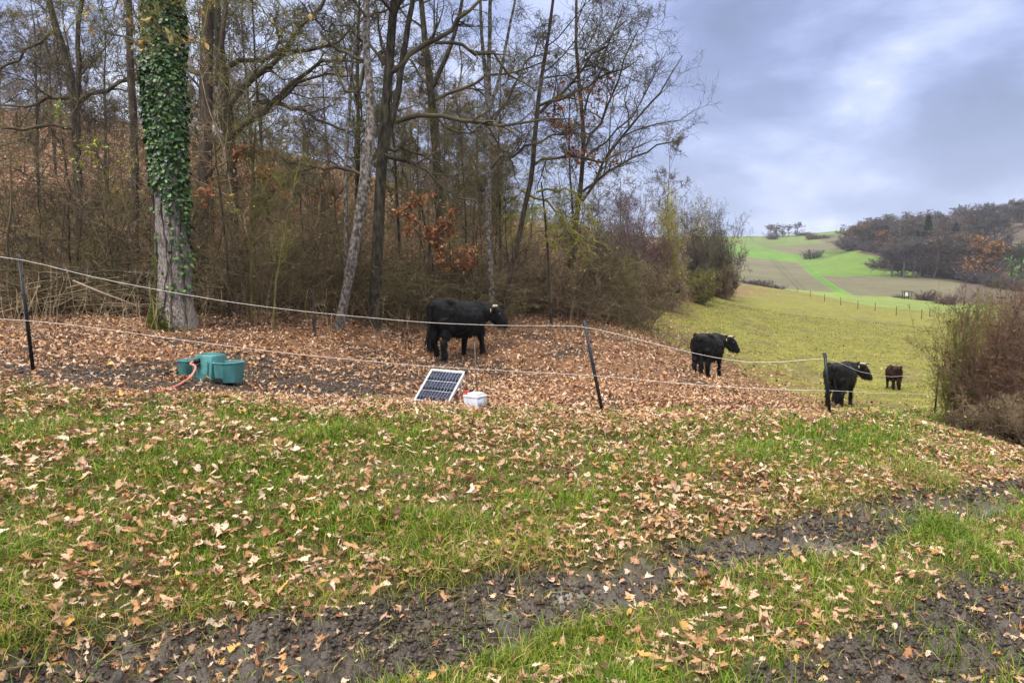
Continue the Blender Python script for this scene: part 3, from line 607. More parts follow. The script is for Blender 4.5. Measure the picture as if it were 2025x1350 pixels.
T('young_tree', 'slender tall grey sapling stem left of the pale leaning trunk', 'sapling', [[(684,600,9),(685,500,10),(682,400,11),(684,320,11),(690,220,10),(693,150,8),(705,60,5),(712,0,3)]], 16, 26, LVM[1:], barkm=M_bark_birch, twigm=M_twig_dark, m1=18, t0=.35, L1=1.8, ang=.7)
T('tree_stump', 'thin broken reddish stub standing in the brush left of the pale leaning trunk', 'stump', [[(621,652,9),(621,610,9),(622,570,9)]], 14, 27, LVM[2:], barkm=M_bark_brown, twigm=M_twig_under, m1=3, t0=.5, L1=.5)
birch, lead, tips, b = T('birch_tree', 'leaning trunk with pale flaking bark left of the cow by the wood', 'tree', [[(668,656,22),(682,590,25),(700,500,27),(712,420,29),(722,350,32),(733,280,30),(738,200,24),(722,120,20),(722,60,18),(726,0,17)]], 15, 28, LVM,
  limbs=[dict(p=[(724,350,10),(640,330,7),(560,350,5),(520,380,3)]), dict(p=[(724,120,12),(680,110,9),(640,60,7),(610,10,5)]), dict(p=[(722,130,12),(690,200,8),(660,120,6)])], barkm=M_bark_birch, twigm=M_twig_dark, m1=10, t0=.5, L1=2.9)
T('oak_tree', 'mossy double-stemmed oak right behind the pale leaning trunk', 'tree', [[(740,640,34),(744,540,33),(748,450,33),(752,380,33),(756,300,31),(762,220,27),(768,150,26),(775,70,25),(782,0,23)], [(752,330,24),(775,240,20),(788,170,18),(800,90,17),(818,0,14)]], 16.2, 29, LVM,
  limbs=[dict(p=[(770,145,16),(830,100,13),(880,60,11),(950,0,8)]), dict(p=[(785,240,13),(830,222,12),(880,232,12),(940,246,11),(1000,246,9),(1070,240,6),(1130,235,3)]), dict(p=[(752,300,12),(830,330,9),(900,370,6),(960,420,3)]),
         dict(p=[(760,290,12),(800,290,9),(850,310,7),(900,350,4)]), dict(p=[(860,85,9),(930,80,9),(1000,130,7),(1060,180,4)]), dict(p=[(760,130,12),(740,100,9),(700,60,6),(660,50,3)])], barkm=M_bark_dark, twigm=M_twig_dark, m1=9, t0=.45, L1=3.2)
T('oak_tree', 'dark oak forking high up left of the tall pale twin stem', 'tree', [[(872,600,20),(872,500,22),(868,400,24),(862,300,24),(855,200,23),(846,130,20),(838,60,16),(832,0,14)], [(857,170,15),(885,110,13),(905,50,11),(915,0,9)]], 22, 30, LVS,
  limbs=[dict(p=[(858,200,10),(940,160,8),(1010,140,6),(1080,120,3)])], barkm=M_bark_dark, twigm=M_twig_dark, m1=14, t0=.38, L1=3.4)
T('maple_tree', 'straight lichen-spotted trunk rising behind the cow by the wood', 'tree', [[(975,640,17),(971,560,16),(966,480,16),(965,400,17),(966,330,17),(966,270,18),(965,200,17),(958,120,10),(948,50,9),(950,0,8)], [(966,200,13),(968,120,12),(968,50,11),(970,0,10)], [(968,215,10),(990,150,9),(1000,90,8),(1015,20,7),(1020,0,6)]], 18.5, 31, LVS,
  limbs=[dict(p=[(965,340,9),(1010,300,8),(1060,280,6),(1120,260,4),(1180,250,2)]), dict(p=[(967,240,8),(1000,200,7),(1030,140,6),(1080,60,4)])], barkm=M_bark_birch, twigm=M_twig_dark, m1=10, t0=.5, L1=2.6)
mp, lead2, tips2, b2 = T('maple_tree', 'slanting stem leaning right beside the lichen-spotted trunk', 'tree', [[(990,640,13),(1005,560,14),(1018,500,15),(1035,430,14),(1050,360,14),(1058,290,14),(1062,220,13),(1070,150,11),(1085,70,9),(1095,0,8)]], 19, 32, LVS,
  limbs=[dict(p=[(1050,330,9),(1110,300,8),(1180,330,6),(1230,300,4)]), dict(p=[(1060,230,9),(1120,170,8),(1180,110,6),(1240,40,4)]), dict(p=[(1064,210,8),(1130,190,7),(1200,150,5),(1260,120,3)])], barkm=M_bark_brown, twigm=M_twig_dark, m1=13, t0=.45, L1=2.8)
dry_leaves_on(mp, tips2, b2, [(1120,235,60,55,1),(1190,190,30,30,.6),(1060,250,30,40,.5),(1170,300,60,40,.2)], 380, 5, .12, np.array([(.36,.12,.045),(.44,.18,.06),(.26,.085,.04)]))
sy, lead3, tips3, b3 = T('bare_tree', 'bare tree with fine twigs fanning right against the sky', 'tree', [[(1120,600,14),(1128,520,15),(1140,440,14),(1150,360,13),(1155,280,12),(1150,200,11),(1140,120,10),(1138,60,8),(1140,0,7)]], 24, 33, LVS,
  limbs=[dict(p=[(1150,400,9),(1185,330,8),(1235,260,7),(1285,205,6),(1330,160,4),(1350,110,2)]), dict(p=[(1155,300,8),(1200,220,7),(1230,140,5),(1262,60,3)]), dict(p=[(1150,380,8),(1220,330,6),(1290,290,5),(1360,270,2)]), dict(p=[(1150,240,7),(1180,150,6),(1210,80,4),(1230,20,3)]),
         dict(p=[(1150,320,7),(1220,260,5),(1270,200,4),(1310,120,2)])], barkm=M_bark_brown, twigm=M_twig_dark, m1=14, t0=.35, L1=3.0)
T('lichen_shrub', 'drooping twigs yellow-green with lichen right of the slanting stem', 'shrub', [[(1090,600,7),(1085,520,7),(1080,450,6),(1075,400,6),(1070,360,4)]], 19.5, 34, [LV(8, .2, 1, .7, .6, .6, 6, .25, -.10, 4, .006), LV(6, .1, 1, .7, .6, .6, 5, .25, -.05, 3, .005), LV(3, .1, 1, .7, .6, .7, 4, .25, 0, 3, .004)],
  limbs=[dict(p=[(1030,375,8),(1070,385,7),(1110,420,6),(1140,470,4),(1180,490,2)]), dict(p=[(1060,380,7),(1120,370,6),(1160,400,4),(1180,450,2)])], barkm=M_bark_dark, twigm=M_twig_lichen, m1=14, t0=.5, L1=1.5, ang=1.2, trop=-.05)
T('young_tree', 'thin pale stem in front of the brush right of the ivy trunk', 'sapling', [[(540,640,5),(545,560,5),(560,480,5),(575,400,4),(590,330,3)]], 13.5, 35, LVM[1:], barkm=M_twig_olive, twigm=M_twig_olive, m1=12, t0=.3, L1=1.1, ang=.8)
# the two low oaks that kept their copper leaves
def leafy_sapling(name, label, stem, Y, seed, limbs, regions, n, size=.105, m1=7):
    r_, l_, t_, b_ = T(name, label, 'sapling', [stem], Y, seed, [LV(9, .15, 1, .7, .55, .6, 6, .2, 0, 4, .005), LV(7, .1, 1, .7, .55, .6, 4, .22, -.02, 3, .0035)], limbs=limbs, barkm=M_bark_brown, twigm=M_twig_under, m1=m1, t0=.5, L1=1.1)
    dry_leaves_on(r_, t_, b_, regions, n, seed+1, size)
leafy_sapling('young_oak', 'young oak still holding copper leaves above the back of the black cow', [(868,640,8),(860,560,8),(850,490,7),(838,430,6),(830,390,4)], 18.5, 41,
  [dict(p=[(845,450,5),(800,430,4),(785,410,2)]), dict(p=[(848,470,5),(890,440,4),(905,405,2)]), dict(p=[(852,500,5),(900,500,4),(940,510,2)]), dict(p=[(850,480,5),(870,460,4),(893,455,2)]), dict(p=[(855,520,5),(880,520,4),(925,530,2)])],
  [(845,425,48,26,1),(800,440,22,22,.8),(875,495,42,24,1),(920,515,22,16,.7),(765,355,20,20,.35),(850,520,25,12,.6)], 1500, .105)
leafy_sapling('young_oak', 'young oak with sparse copper leaves in front of the crooked-limbed oak', [(455,640,7),(450,520,7),(440,420,6),(430,340,5),(425,290,4)], 14, 43,
  [dict(p=[(432,330,4),(470,300,3),(520,330,2)]), dict(p=[(436,360,4),(490,340,3),(560,380,2)]), dict(p=[(430,320,4),(400,380,2)]), dict(p=[(430,330,4),(500,290,3),(560,310,2)])],
  [(480,310,35,25,1),(540,350,40,30,.8),(420,380,25,25,.5),(590,385,14,10,.3),(430,190,22,16,.4),(480,240,12,12,.2)], 260, .12)
leafy_sapling('young_oak', 'small rusty-leaved oak on the slope between the gap and the pale leaning trunk', [(640,560,8),(638,480,8),(636,420,6),(634,360,5)], 24, 45,
  [dict(p=[(637,440,6),(600,400,4),(580,380,2)]), dict(p=[(637,420,6),(670,380,4),(690,350,2)])], [(635,370,60,40,1),(590,400,40,30,.5)], 380, .17, 12)

# ------------------------------------------------------------------ background trees: a few templates, copied
def template_tree(seed, h, r, m1, L1, lv, t0=.25, lean=.05):
    rg = np.random.default_rng(seed); k = 16; t = np.linspace(0, 1, k); pl = np.stack([np.cumsum(rg.normal(0, lean, k)), np.cumsum(rg.normal(0, lean, k)), t*h-.3, r*(1-.82*t)], -1); pl[0, :2] = pl[1, :2] = 0
    pl = resample(pl, 20); tb = MB(); tb.tubesb(pl[None, :, :3], pl[None, :, 3], 8); Q, Rr, L = children(pl[None, :, :3], pl[None, :, 3], np.array([L1/.9]), m1, t0, 1, .85, .9, .5, 8, .16, .05, rg, .008, lfall=.4)
    cb = MB(); cb.tubesb(Q, Rr, 5); crown_levels(cb, Q, Rr, L, lv, rg)
    return tb.build('trunk', M_bark_dark, link=False).data, cb.build('crown', M_twig_dark, link=False).data
LVB = [LV(9, .15, 1, .8, .55, .6, 5, .24, .02, 4, .009), LV(8, .1, 1, .8, .55, .6, 4, .22, .03, 3, .0085), LV(4, .1, 1, .75, .6, .7, 3, .22, .02, 3, .0075)]
TPL = [template_tree(100+i, h, r, m, l, LVB) for i, (h, r, m, l) in enumerate(((11, .09, 26, 3.4), (13, .115, 30, 3.8), (9, .07, 24, 2.6), (12, .085, 28, 3.0), (8, .06, 24, 2.4)))]
def set_mat(o, m):
    o.material_slots[0].link = 'OBJECT'; o.material_slots[0].material = m
def place_tpl(i, x, y, s, rz, name, label, cat, group, bm_=None, tm=None):
    r_ = empty(name, (x, y, base_z(x, y)-.1), rz, label, cat, group); r_.scale = (s, s, s*random.uniform(.9, 1.1))
    for nm, me, mt in (('trunk', TPL[i][0], bm_), ('crown', TPL[i][1], tm)):
        c = bpy.data.objects.new(nm, me); COL.objects.link(c); c.parent = r_
        if mt: set_mat(c, mt)
    return r_
random.seed(3)
for j in range(58):
    Y = 19+j*.8+random.uniform(-1, 1); px = random.uniform(-250, 1190-j*2)
    if 560 < px < 680 and Y < 60 and j % 3: px += 200
    p = P(px, 500, Y); s = random.uniform(.6, .95)*(1 if Y < 40 else 1.0)
    place_tpl(j % 5, p[0], Y, s, random.uniform(0, 6.28), 'forest_tree', 'slender bare tree standing deep in the wood on the leafy slope', 'tree', 'bare trees deep in the wood', random.choice([M_bark_dark, M_bark_brown, M_bark_dark]), random.choice([M_twig_dark, M_twig, M_twig_under, M_twig_olive]))
# skyline trees on the ridge behind the gap
for px, Y, s in ((-60,62,.6),(40,66,.55),(230,64,.5),(330,60,.6),(520,68,.5),(560,64,.42),(610,70,.45),(655,66,.4),(710,70,.5),(800,66,.55),(1010,64,.6),(1100,66,.55),(930,60,.6),(1180,60,.6)):
    p = P(px, 400, Y); place_tpl(random.randrange(5), p[0], Y, s, random.uniform(0, 6), 'forest_tree', 'low bare tree on the ridge line behind the wood', 'tree', 'bare trees on the ridge behind the wood', M_bark_brown, random.choice([M_twig_purple, M_twig_under, M_twig_red]))

# ------------------------------------------------------------------ shrubs
def shrub_mesh(seed, nst, h, spread, lv, r=.012, wig=.12, trop=.05, foot=.25, k=9, sides=4):
    rg = np.random.default_rng(seed); a = rg.uniform(0, 2*math.pi, nst); rr = foot*np.sqrt(rg.random(nst)); P0 = np.stack([np.cos(a)*rr, np.sin(a)*rr, np.full(nst, -.1)], -1)
    sp = rg.uniform(.1, 1, nst)*spread; D = np.stack([np.cos(a)*sp, np.sin(a)*sp, np.ones(nst)], -1); L = h*rg.uniform(.55, 1.15, nst)
    Q = grow_poly(P0, D, L, k, wig, trop, rg); Rr = r*rg.uniform(.6, 1.2, (nst, 1))*(1-.75*np.linspace(0, 1, k)[None]); mb = MB(); mb.tubesb(Q, Rr, sides); tips = crown_levels(mb, Q, Rr, L, lv, rg); return mb, tips
def under_tpls():
    out = []
    for i in range(5):
        mb, _ = shrub_mesh(200+i, 18, 2.0, 1.15, [LV(8, .1, 1, .95, .5, .6, 5, .28, -.03, 3, .0062, lfall=.3), LV(6, .1, 1, .9, .5, .7, 4, .3, -.04, 3, .0042)], .013, .20, -.015, .8)
        out.append((np.vstack(mb.V), np.vstack(mb.F[4])))
    return out
UT = under_tpls()
def undergrowth(name, spots, m, label=None):
    mb = MB(); rg = np.random.default_rng(len(spots))
    for (x, y, s, sz) in spots:
        V, q = UT[rg.integers(0, 5)]; a = rg.uniform(0, 6.28); c, d = math.cos(a), math.sin(a); W = V.copy(); W[:, 0], W[:, 1] = (V[:, 0]*c-V[:, 1]*d)*s, (V[:, 0]*d+V[:, 1]*c)*s; W[:, 2] *= sz
        mb.add(W+np.array([x, y, base_z(x, y)]), q)
    tag(mb.build(name, m), kind='stuff')
rg = np.random.default_rng(77); sp = [[], [], []]
for px0, px1, y0, y1, n, sz in ((-250,640,14.3,20,24,.95),(380,1010,16,21,26,.95),(-250,1000,20,32,34,1.35),(1000,1240,21,30,34,1.2),(300,1150,32,50,26,2.1)):
    for _ in range(n):
        px = rg.uniform(px0, px1); Y = rg.uniform(y0, y1); Y = max(Y, np.interp(px, [780,830,1050,1150], [0,18.8,20,22])); p = P(px, 600, Y); sp[rg.integers(0, 3)].append((p[0], Y, rg.uniform(.8, 1.4)*(1 if Y < 30 else 1.6), sz*rg.uniform(.55, 1.15)))
undergrowth('undergrowth', sp[0], M_twig_under); undergrowth('undergrowth', sp[1], M_twig); undergrowth('undergrowth', sp[2], M_twig_mix)
def caught_leaves():
    rg = np.random.default_rng(31); n = 26000; px = rg.uniform(-250, 1230, n); Y = np.interp(px, [-250,340,670,1000,1230], [14.3,14.6,16.2,20.5,22])+rg.exponential(4.5, n); x = (px-CX)/F*Y; z = zf(x, Y)+rg.exponential(.75, n)
    k = (fbm(x*.8, z*.9+Y*.3, 3) > -.06); mb = MB(); scatter_leaves(mb, np.stack([x, Y, z], -1)[k], 2, .085, rg, 1.2, .5, cols=np.array([(.24,.12,.055),(.34,.19,.09),(.15,.08,.04),(.17,.16,.03),(.42,.27,.14)]), colw=[.3,.2,.25,.15,.1]); tag(mb.build('clinging_leaves', M_leaf), kind='stuff')
caught_leaves()
# thin saplings among the brush
def saplings():
    tm = []
    for i in range(5):
        rg = np.random.default_rng(600+i); k = 14; h = 2.6+.5*i; t = np.linspace(0, 1, k); ln = rg.normal(0, .35, 2); pl = np.stack([ln[0]*t*h*.4+np.cumsum(rg.normal(0, .03, k)), ln[1]*t*h*.4+np.cumsum(rg.normal(0, .03, k)), t*h-.1, .022*(1-.75*t)], -1); mb = MB(); mb.tubesb(pl[None, :, :3], pl[None, :, 3], 6)
        Q, Rr, L = children(pl[None, :, :3], pl[None, :, 3], np.array([h*.5]), 16, .15, 1, .8, .7, .5, 7, .2, .0, rg, .006, lfall=.3); mb.tubesb(Q, Rr, 4); crown_levels(mb, Q, Rr, L, [LV(6, .1, 1, .8, .55, .65, 5, .26, -.02, 3, .0045), LV(4, .1, 1, .8, .6, .7, 4, .26, -.02, 3, .0036)], rg); tm.append(mb.build('sapling', M_twig_under, link=False).data)
    rg = np.random.default_rng(61); mats = [M_twig_dark, M_twig_under, M_bark_dark, M_twig_mix, M_twig_olive, M_dry, M_bark_brown]
    for j in range(64):
        px = rg.uniform(-120, 1180); Y = np.interp(px, [-120,340,670,800,1000,1180], [14,14,16,19,20,22.5])+rg.exponential(1.8); p = P(px, 600, Y); o = bpy.data.objects.new('sapling', tm[j % 5]); COL.objects.link(o); o.location = (p[0], Y, base_z(p[0], Y)); s = rg.uniform(.6, 1.25)*(1+.02*(Y-14)); o.scale = (s, s, s); o.rotation_euler = (0, 0, rg.uniform(0, 6.28)); set_mat(o, mats[rg.choice(7, p=[.2,.2,.2,.15,.12,.03,.1])]); tag(o, 'thin bare sapling among the brush at the edge of the wood', 'sapling', 'saplings among the brush')
saplings()
# dry stems and weeds along the wood's edge
def weeds():
    rg = np.random.default_rng(5); mb = MB(); n = 230; px = rg.uniform(-200, 1000, n); Y = np.interp(px, [-200,0,340,670,1000], [11.6,11.8,12.6,14.6,18])+rg.uniform(-.5, 1.6, n)
    px[:50] = rg.uniform(-150, 330, 50); Y[:50] = rg.uniform(10.8, 12.6, 50)
    x = (px-CX)/F*Y; z = zf(x, Y); L = rg.uniform(.25, 1.15, n); Q = grow_poly(np.stack([x, Y, z-.02], -1), np.stack([rg.normal(0, .2, n), rg.normal(0, .2, n), np.ones(n)], -1), L, 6, .12, .05, rg)
    mb.tubesb(Q, .0042*(1-.6*np.linspace(0, 1, 6))[None]*np.ones((n, 1)), 3); Q2, R2, _ = children(Q, np.full((n, 6), .003), L, 3, .4, 1, .6, .3, .8, 3, .2, .1, rg, .0025); mb.tubesb(Q2, R2, 3)
    tag(mb.build('dry_weeds', M_dry), kind='stuff')
weeds()
# leaves of the understorey: small patches of late green
def understorey_leaves():
    rg = np.random.default_rng(15)
    for (cx, cy, rx, ry, Y, n, cols, lab) in ((150,250,45,25,14.5,110,[(.32,.42,.06),(.25,.36,.05)],'small shrub with lime green leaves left of the ivy trunk at head height'),(250,320,55,35,13.6,160,[(.36,.40,.06),(.28,.33,.05)],'shrub with yellow-green leaves touching the left of the ivy trunk'),
        (500,395,22,22,13.6,40,[(.38,.42,.06)],'sapling twig with a few lime leaves right of the ivy trunk'),(1130,440,90,60,18,500,[(.26,.24,.04),(.20,.18,.035),(.16,.13,.03)],'olive-leaved shrub behind the yellow-green lichen twigs'),(690,420,40,50,17,90,[(.30,.30,.06)],'thin shrub with dull yellow leaves behind the pale leaning trunk')):
        p = P(cx, cy, Y); bz = base_z(p[0], Y); h = p[2]-bz; r_ = empty('leafy_shrub', (p[0], Y, bz), 0, lab, 'shrub')
        wpx = rx/F*Y; mb, tips = shrub_mesh(int(cx), 9, h*1.1, .25+wpx/h*.8, [LV(9, .5, 1, .8, .3, .6, 5, .2, .02, 3, .004), LV(5, .1, 1, .7, .5, .7, 4, .22, 0, 3, .003)], .006, .10, .02, .3); mb.build('stems', M_twig_under, r_)
        pts = np.concatenate([t.reshape(-1, 3) for t in tips[-1:]]); w_ = np.exp(-((pts[:, 0])/(wpx*1.1))**2-((pts[:, 2]-h)/(ry/F*Y*1.1))**2)+1e-6; i = rg.choice(len(pts), n, p=w_/w_.sum())
        lb = MB(); scatter_leaves(lb, pts[i]+rg.normal(0, .03, (n, 3)), 1, .065, rg, .8, .3, cols=np.array(cols)); lb.build('leaves', M_leaf, r_)
understorey_leaves()

# -- brush pile
def brush():
    rg = np.random.default_rng(9); c = P(190, 560, 14.2); bz = base_z(c[0], c[1]); root = empty('brush_pile', (c[0], c[1], bz), 0, 'long low pile of cut branches and sticks left of the ivy trunk', 'brush pile')
    n = 190; t = rg.uniform(-1, 1, n); lev = rg.random(n); x = t*1.9; z = .05+lev*.75*(1-.5*t**2); y = rg.normal(0, .45, n)*(1-.4*lev); a = rg.normal(0, .5, n)
    D = np.stack([np.cos(a), np.sin(a)*1.4, rg.normal(0, .22, n)-.04*t], -1)*np.where(rg.random(n) < .5, 1, -1)[:, None]; L = rg.uniform(.9, 2.4, n); P0 = np.stack([x, y, z], -1)-D*(L/2)[:, None]; P0[:, 2] = np.maximum(P0[:, 2], .03)
    Q = grow_poly(P0, D, L, 7, .06, 0, rg); r = rg.uniform(.006, .028, n)**1.0; Rr = r[:, None]*(1-.6*np.linspace(0, 1, 7))[None]; gx = Q[..., 0]+c[0]; gy = Q[..., 1]+c[1]; gz = zf(gx, gy)-bz; Q[..., 2] = np.maximum(Q[..., 2]+gz*.9, gz+.02)
    mats = (M_bark_dark, M_twig_under, M_twig)
    for j in range(3):
        s = np.arange(n) % 3 == j; mb = MB(); mb.tubesb(Q[s], Rr[s], 5); Q2, R2, L2 = children(Q[s], Rr[s], L[s], 5, .3, 1, .6, .35, .5, 5, .18, .03, rg, .003); mb.tubesb(Q2, R2, 3); Q3, R3, _ = children(Q2, R2, L2, 3, .2, 1, .6, .5, .6, 3, .18, .03, rg, .0025); mb.tubesb(Q3, R3, 3)
        tag(mb.build('sticks', mats[j], root))
    # the pale pole lying on the pile
    mb = MB(); q = np.array([[*P(145,555,12.9)], [*P(200,578,12.7)], [*P(270,604,12.5)]]); mb.tube(q-np.array([c[0], c[1], bz]), [.018, .016, .011], 6, True); mb.build('pole', mat('weathered_wood', (.26,.20,.15), .9, .3, 12), root)
brush()

# -- hedge bushes along the pasture edge (each its own mesh)
def bush(name, label, px, pyb, Y, hpx, wpx, m, seed, kind=0, cat='bush', leafcols=None, nleaf=0, tpl=None, group=None):
    p = P(px, pyb, Y); bz = base_z(p[0], Y); h = (P(px, pyb-hpx, Y)[2]-p[2]); wd = wpx/F*Y/2
    f = Y/50.; th = max(.0036, .0115*f**.85)
    nst = 34 if kind == 0 else 44
    root = empty(name, (p[0], Y, bz), 0, label, cat, group)
    lv = [LV(11, .1, 1, .75, .42, .6, 5, .2, .03, 3, th*1.3, lfall=.3), LV(8, .1, 1, .75, .5, .7, 4, .22, .02, 3, th), LV(4, .1, 1, .7, .55, .8, 3, .2, .02, 3, th*.85)]
    mb, tips = shrub_mesh(seed, nst, h*.95, wd/h*1.25, lv, .012*max(1, f*1.5), .10, .02, wd*.45); st = mb.build('stems', m, root)
    V = np.vstack(mb.V); zmax = np.percentile(V[:, 2], 99.5); s = h/zmax; st.scale = (wd/np.percentile(np.abs(V[:, 0]), 97.5), wd/np.percentile(np.abs(V[:, 1]), 97.5), s)
    if nleaf:
        rg = np.random.default_rng(seed); pts = tips[-1].reshape(-1, 3); i = rg.integers(0, len(pts), nleaf); lb = MB(); scatter_leaves(lb, pts[i]*np.array(st.scale)+rg.normal(0, .05, (nleaf, 3)), 1, .028+.0022*Y, rg, .9, .3, cols=np.array(leafcols)); lb.build('leaves', M_leaf, root)
    return root
OL = [(.16,.15,.03),(.20,.20,.04),(.11,.10,.03)]
bush('hedge_bush', 'olive brambly bush at the near end of the hedge behind the corner post', 1180, 640, 25, 130, 150, M_twig_olive, 301, 1, leafcols=OL, nleaf=1800)
bush('hedge_bush', 'dark low bush touching the leaf litter behind the corner post', 1080, 642, 22, 90, 150, M_twig_under, 302, 1, leafcols=OL, nleaf=900)
bush('hedge_bush', 'rounded brown-olive bush where the wood meets the pasture', 1255, 632, 31, 130, 130, M_twig_under, 303, 1, leafcols=OL, nleaf=1600)
bush('hedge_bush', 'grey-brown thicket behind the rounded brown-olive bush', 1200, 610, 36, 210, 170, M_twig_grey, 304, 1)
bush('hedge_tree', 'tall purplish bare hedge tree with a narrow pointed top', 1240, 600, 42, 220, 95, M_twig_purple, 305, 0, 'tree')
bush('hedge_tree', 'second purplish bare hedge tree right of the pointed one', 1285, 600, 44, 175, 90, M_twig_purple, 306, 0, 'tree')
bush('hedge_tree', 'tall yellow-green willow standing out of the hedge', 1325, 598, 48, 235, 85, M_twig_yell, 307, 0, 'tree', [(.28,.27,.06),(.22,.2,.05)], 1500)
bush('hedge_tree', 'grey bare hedge tree right of the yellow-green willow', 1372, 592, 56, 205, 90, M_twig_grey, 308, 0, 'tree')
bush('hedge_tree', 'broad dark bare tree near the far end of the hedge', 1412, 588, 64, 180, 90, M_twig_dark, 309, 0, 'tree')
bush('hedge_tree', 'rounded grey tree ending the hedge at the open pasture', 1435, 586, 70, 130, 70, M_twig_grey, 310, 0, 'tree')
bush('hedge_bush', 'yellow-leaved bush low in the hedge right of the willow', 1385, 592, 54, 70, 60, M_twig_olive, 311, 1, leafcols=[(.30,.27,.04),(.2,.2,.04)], nleaf=900)
bush('hedge_bush', 'dark brown bush at the foot of the far hedge end', 1430, 588, 64, 62, 80, M_twig_under, 312, 1)
bush('hedge_bush', 'dark brown bush under the willow', 1310, 603, 45, 70, 110, M_twig_under, 313, 1)
# thin bare poplar-like crown rising pale above the willow
place_tpl(2, P(1318, 600, 56)[0], 56, 1.15, 1.0, 'hedge_tree', 'pale bare fan of twigs rising above the yellow-green willow', 'tree', None, M_bark_birch, M_twig_grey)
place_tpl(0, P(1225, 600, 46)[0], 46, .75, 2.0, 'hedge_tree', 'bare tree poking out of the hedge top left of the purplish tree', 'tree', None, M_bark_brown, M_twig_grey)

# -- the bushes at the right edge
bush('bush', 'sparse yellow-green twiggy bush at the end of the fence', 1890, 850, 12.6, 270, 110, M_twig_olive, 320, 1, leafcols=[(.20,.11,.05),(.15,.09,.05),(.28,.25,.05)], nleaf=500)
bush('bush', 'tall reddish brown bush at the right edge', 1985, 870, 11.6, 322, 175, M_twig_red, 321, 1, leafcols=[(.20,.09,.05),(.14,.07,.04)], nleaf=1100)
bush('bush', 'dark red-stemmed dogwood bush cut off by the right edge', 2080, 890, 10.6, 362, 195, M_twig_red, 322, 1, leafcols=[(.20,.10,.06),(.15,.08,.05)], nleaf=900)
bush('bush', 'olive bush with pale lichen twigs behind the reddish bush', 1950, 830, 14, 275, 120, M_twig_olive, 323, 1, leafcols=[(.24,.22,.06),(.18,.10,.05)], nleaf=900)
bush('bramble', 'low dry bramble with a few yellow leaves under the red bushes', 1950, 880, 10.2, 95, 170, M_twig_under, 324, 1, leafcols=[(.50,.36,.05),(.55,.25,.05),(.35,.36,.06)], nleaf=70)
bush('bramble', 'tangled dark bramble at the bottom of the right edge', 2040, 897, 9.2, 120, 140, M_twig_under, 325, 1, leafcols=[(.14,.08,.05)], nleaf=500)

# ------------------------------------------------------------------ distant trees and bushes
def far_tree_mesh(seed, h, wd, n, tw, base=.04, stick=.9):
    """crown of many small twig-shaped faces around a branching frame"""
    rg = np.random.default_rng(seed); mb = MB(); k = 8; pl = np.stack([np.cumsum(rg.normal(0, .1, k)), np.cumsum(rg.normal(0, .1, k)), np.linspace(-.5, h*.85, k), np.linspace(.22, .05, k)], -1)
    mb.tubesb(pl[None, :, :3], pl[None, :, 3], 5); Q, Rr, L = children(pl[None, :, :3], pl[None, :, 3], np.array([wd]), 22, base, 1, .8, .95, .6, 6, .15, .07, rg, .05, lfall=.45); mb.tubesb(Q, Rr, 4)
    Q, Rr, L = children(Q, Rr, L, 11, .15, 1, .75, .5, .6, 4, .2, .05, rg, tw*1.3); mb.tubesb(Q, Rr, 3); Q, Rr, L = children(Q, Rr, L, 10, .1, 1, .7, .6, .8, 3, .2, .05, rg, tw); mb.tubesb(Q, Rr, 3)
    pts = Q.reshape(-1, 3); return mb, pts
FT = []
for i in range(4):
    mb, pts = far_tree_mesh(400+i, 11+i, 5.2, 0, .036); FT.append(mb.build('far_tree', M_twig_grey, link=False).data)
    
def leafcrown(seed, mbpts, n, size, cols):
    rg = np.random.default_rng(seed); i = rg.integers(0, len(mbpts), n); lb = MB(); scatter_leaves(lb, mbpts[i]+rg.normal(0, .15, (n, 3)), 2, size, rg, .9, .3, cols=np.array(cols)); return lb
def spruce_mesh(seed, h=16):
    rg = np.random.default_rng(seed); mb = MB(); n = 2600; t = rg.random(n)**.8; a = rg.uniform(0, 6.28, n); lay = np.floor(t*16)/16; rr = (1-t)*h*.27*(.45+.55*((t*16) % 1))*rg.uniform(.5, 1.05, n)+.2
    pos = np.stack([np.cos(a)*rr, np.sin(a)*rr, h*.1+t*h*.9-rr*.22], -1); scatter_leaves(mb, pos, 2, .95, rg, .45, .4, cols=np.array([(.028,.05,.03),(.04,.065,.038),(.02,.035,.024)]))
    tb = MB(); tb.tube([(0,0,-.5),(0,0,h*.95)], [.25,.04], 6); return mb, tb
def pine_mesh(seed, h=14):
    rg = np.random.default_rng(seed); mb = MB(); tb = MB(); tb.tube([(0,0,-.5),(.2,0,h*.5),(0,.2,h*.9)], [.25,.18,.06], 6)
    for j in range(11):
        c = np.array([rg.normal(0, 1.5), rg.normal(0, 1.5), h*rg.uniform(.55, .95)]); tb.tube([(0,0,c[2]-1.2), c], [.08,.03], 4); m = 170; p = c+norm(rg.normal(0, 1, (m, 3)))*rg.random((m, 1))**.4*np.array([1.4,1.4,.7]); scatter_leaves(mb, p, 2, .55, rg, .8, .4, cols=np.array([(.045,.07,.04),(.06,.085,.045),(.03,.05,.03)]))
    return mb, tb
def far_bush_mesh(seed):
    rg = np.random.default_rng(seed); mb, _ = shrub_mesh(seed, 40, 2.6, .9, [LV(9, .1, 1, .8, .4, .7, 4, .2, .02, 3, .03), LV(6, .1, 1, .8, .5, .8, 3, .2, .02, 3, .026)], .05, .1, .02, 1.0); return mb
FB = [far_bush_mesh(430+i).build('far_bush', M_twig_grey, link=False).data for i in range(3)]
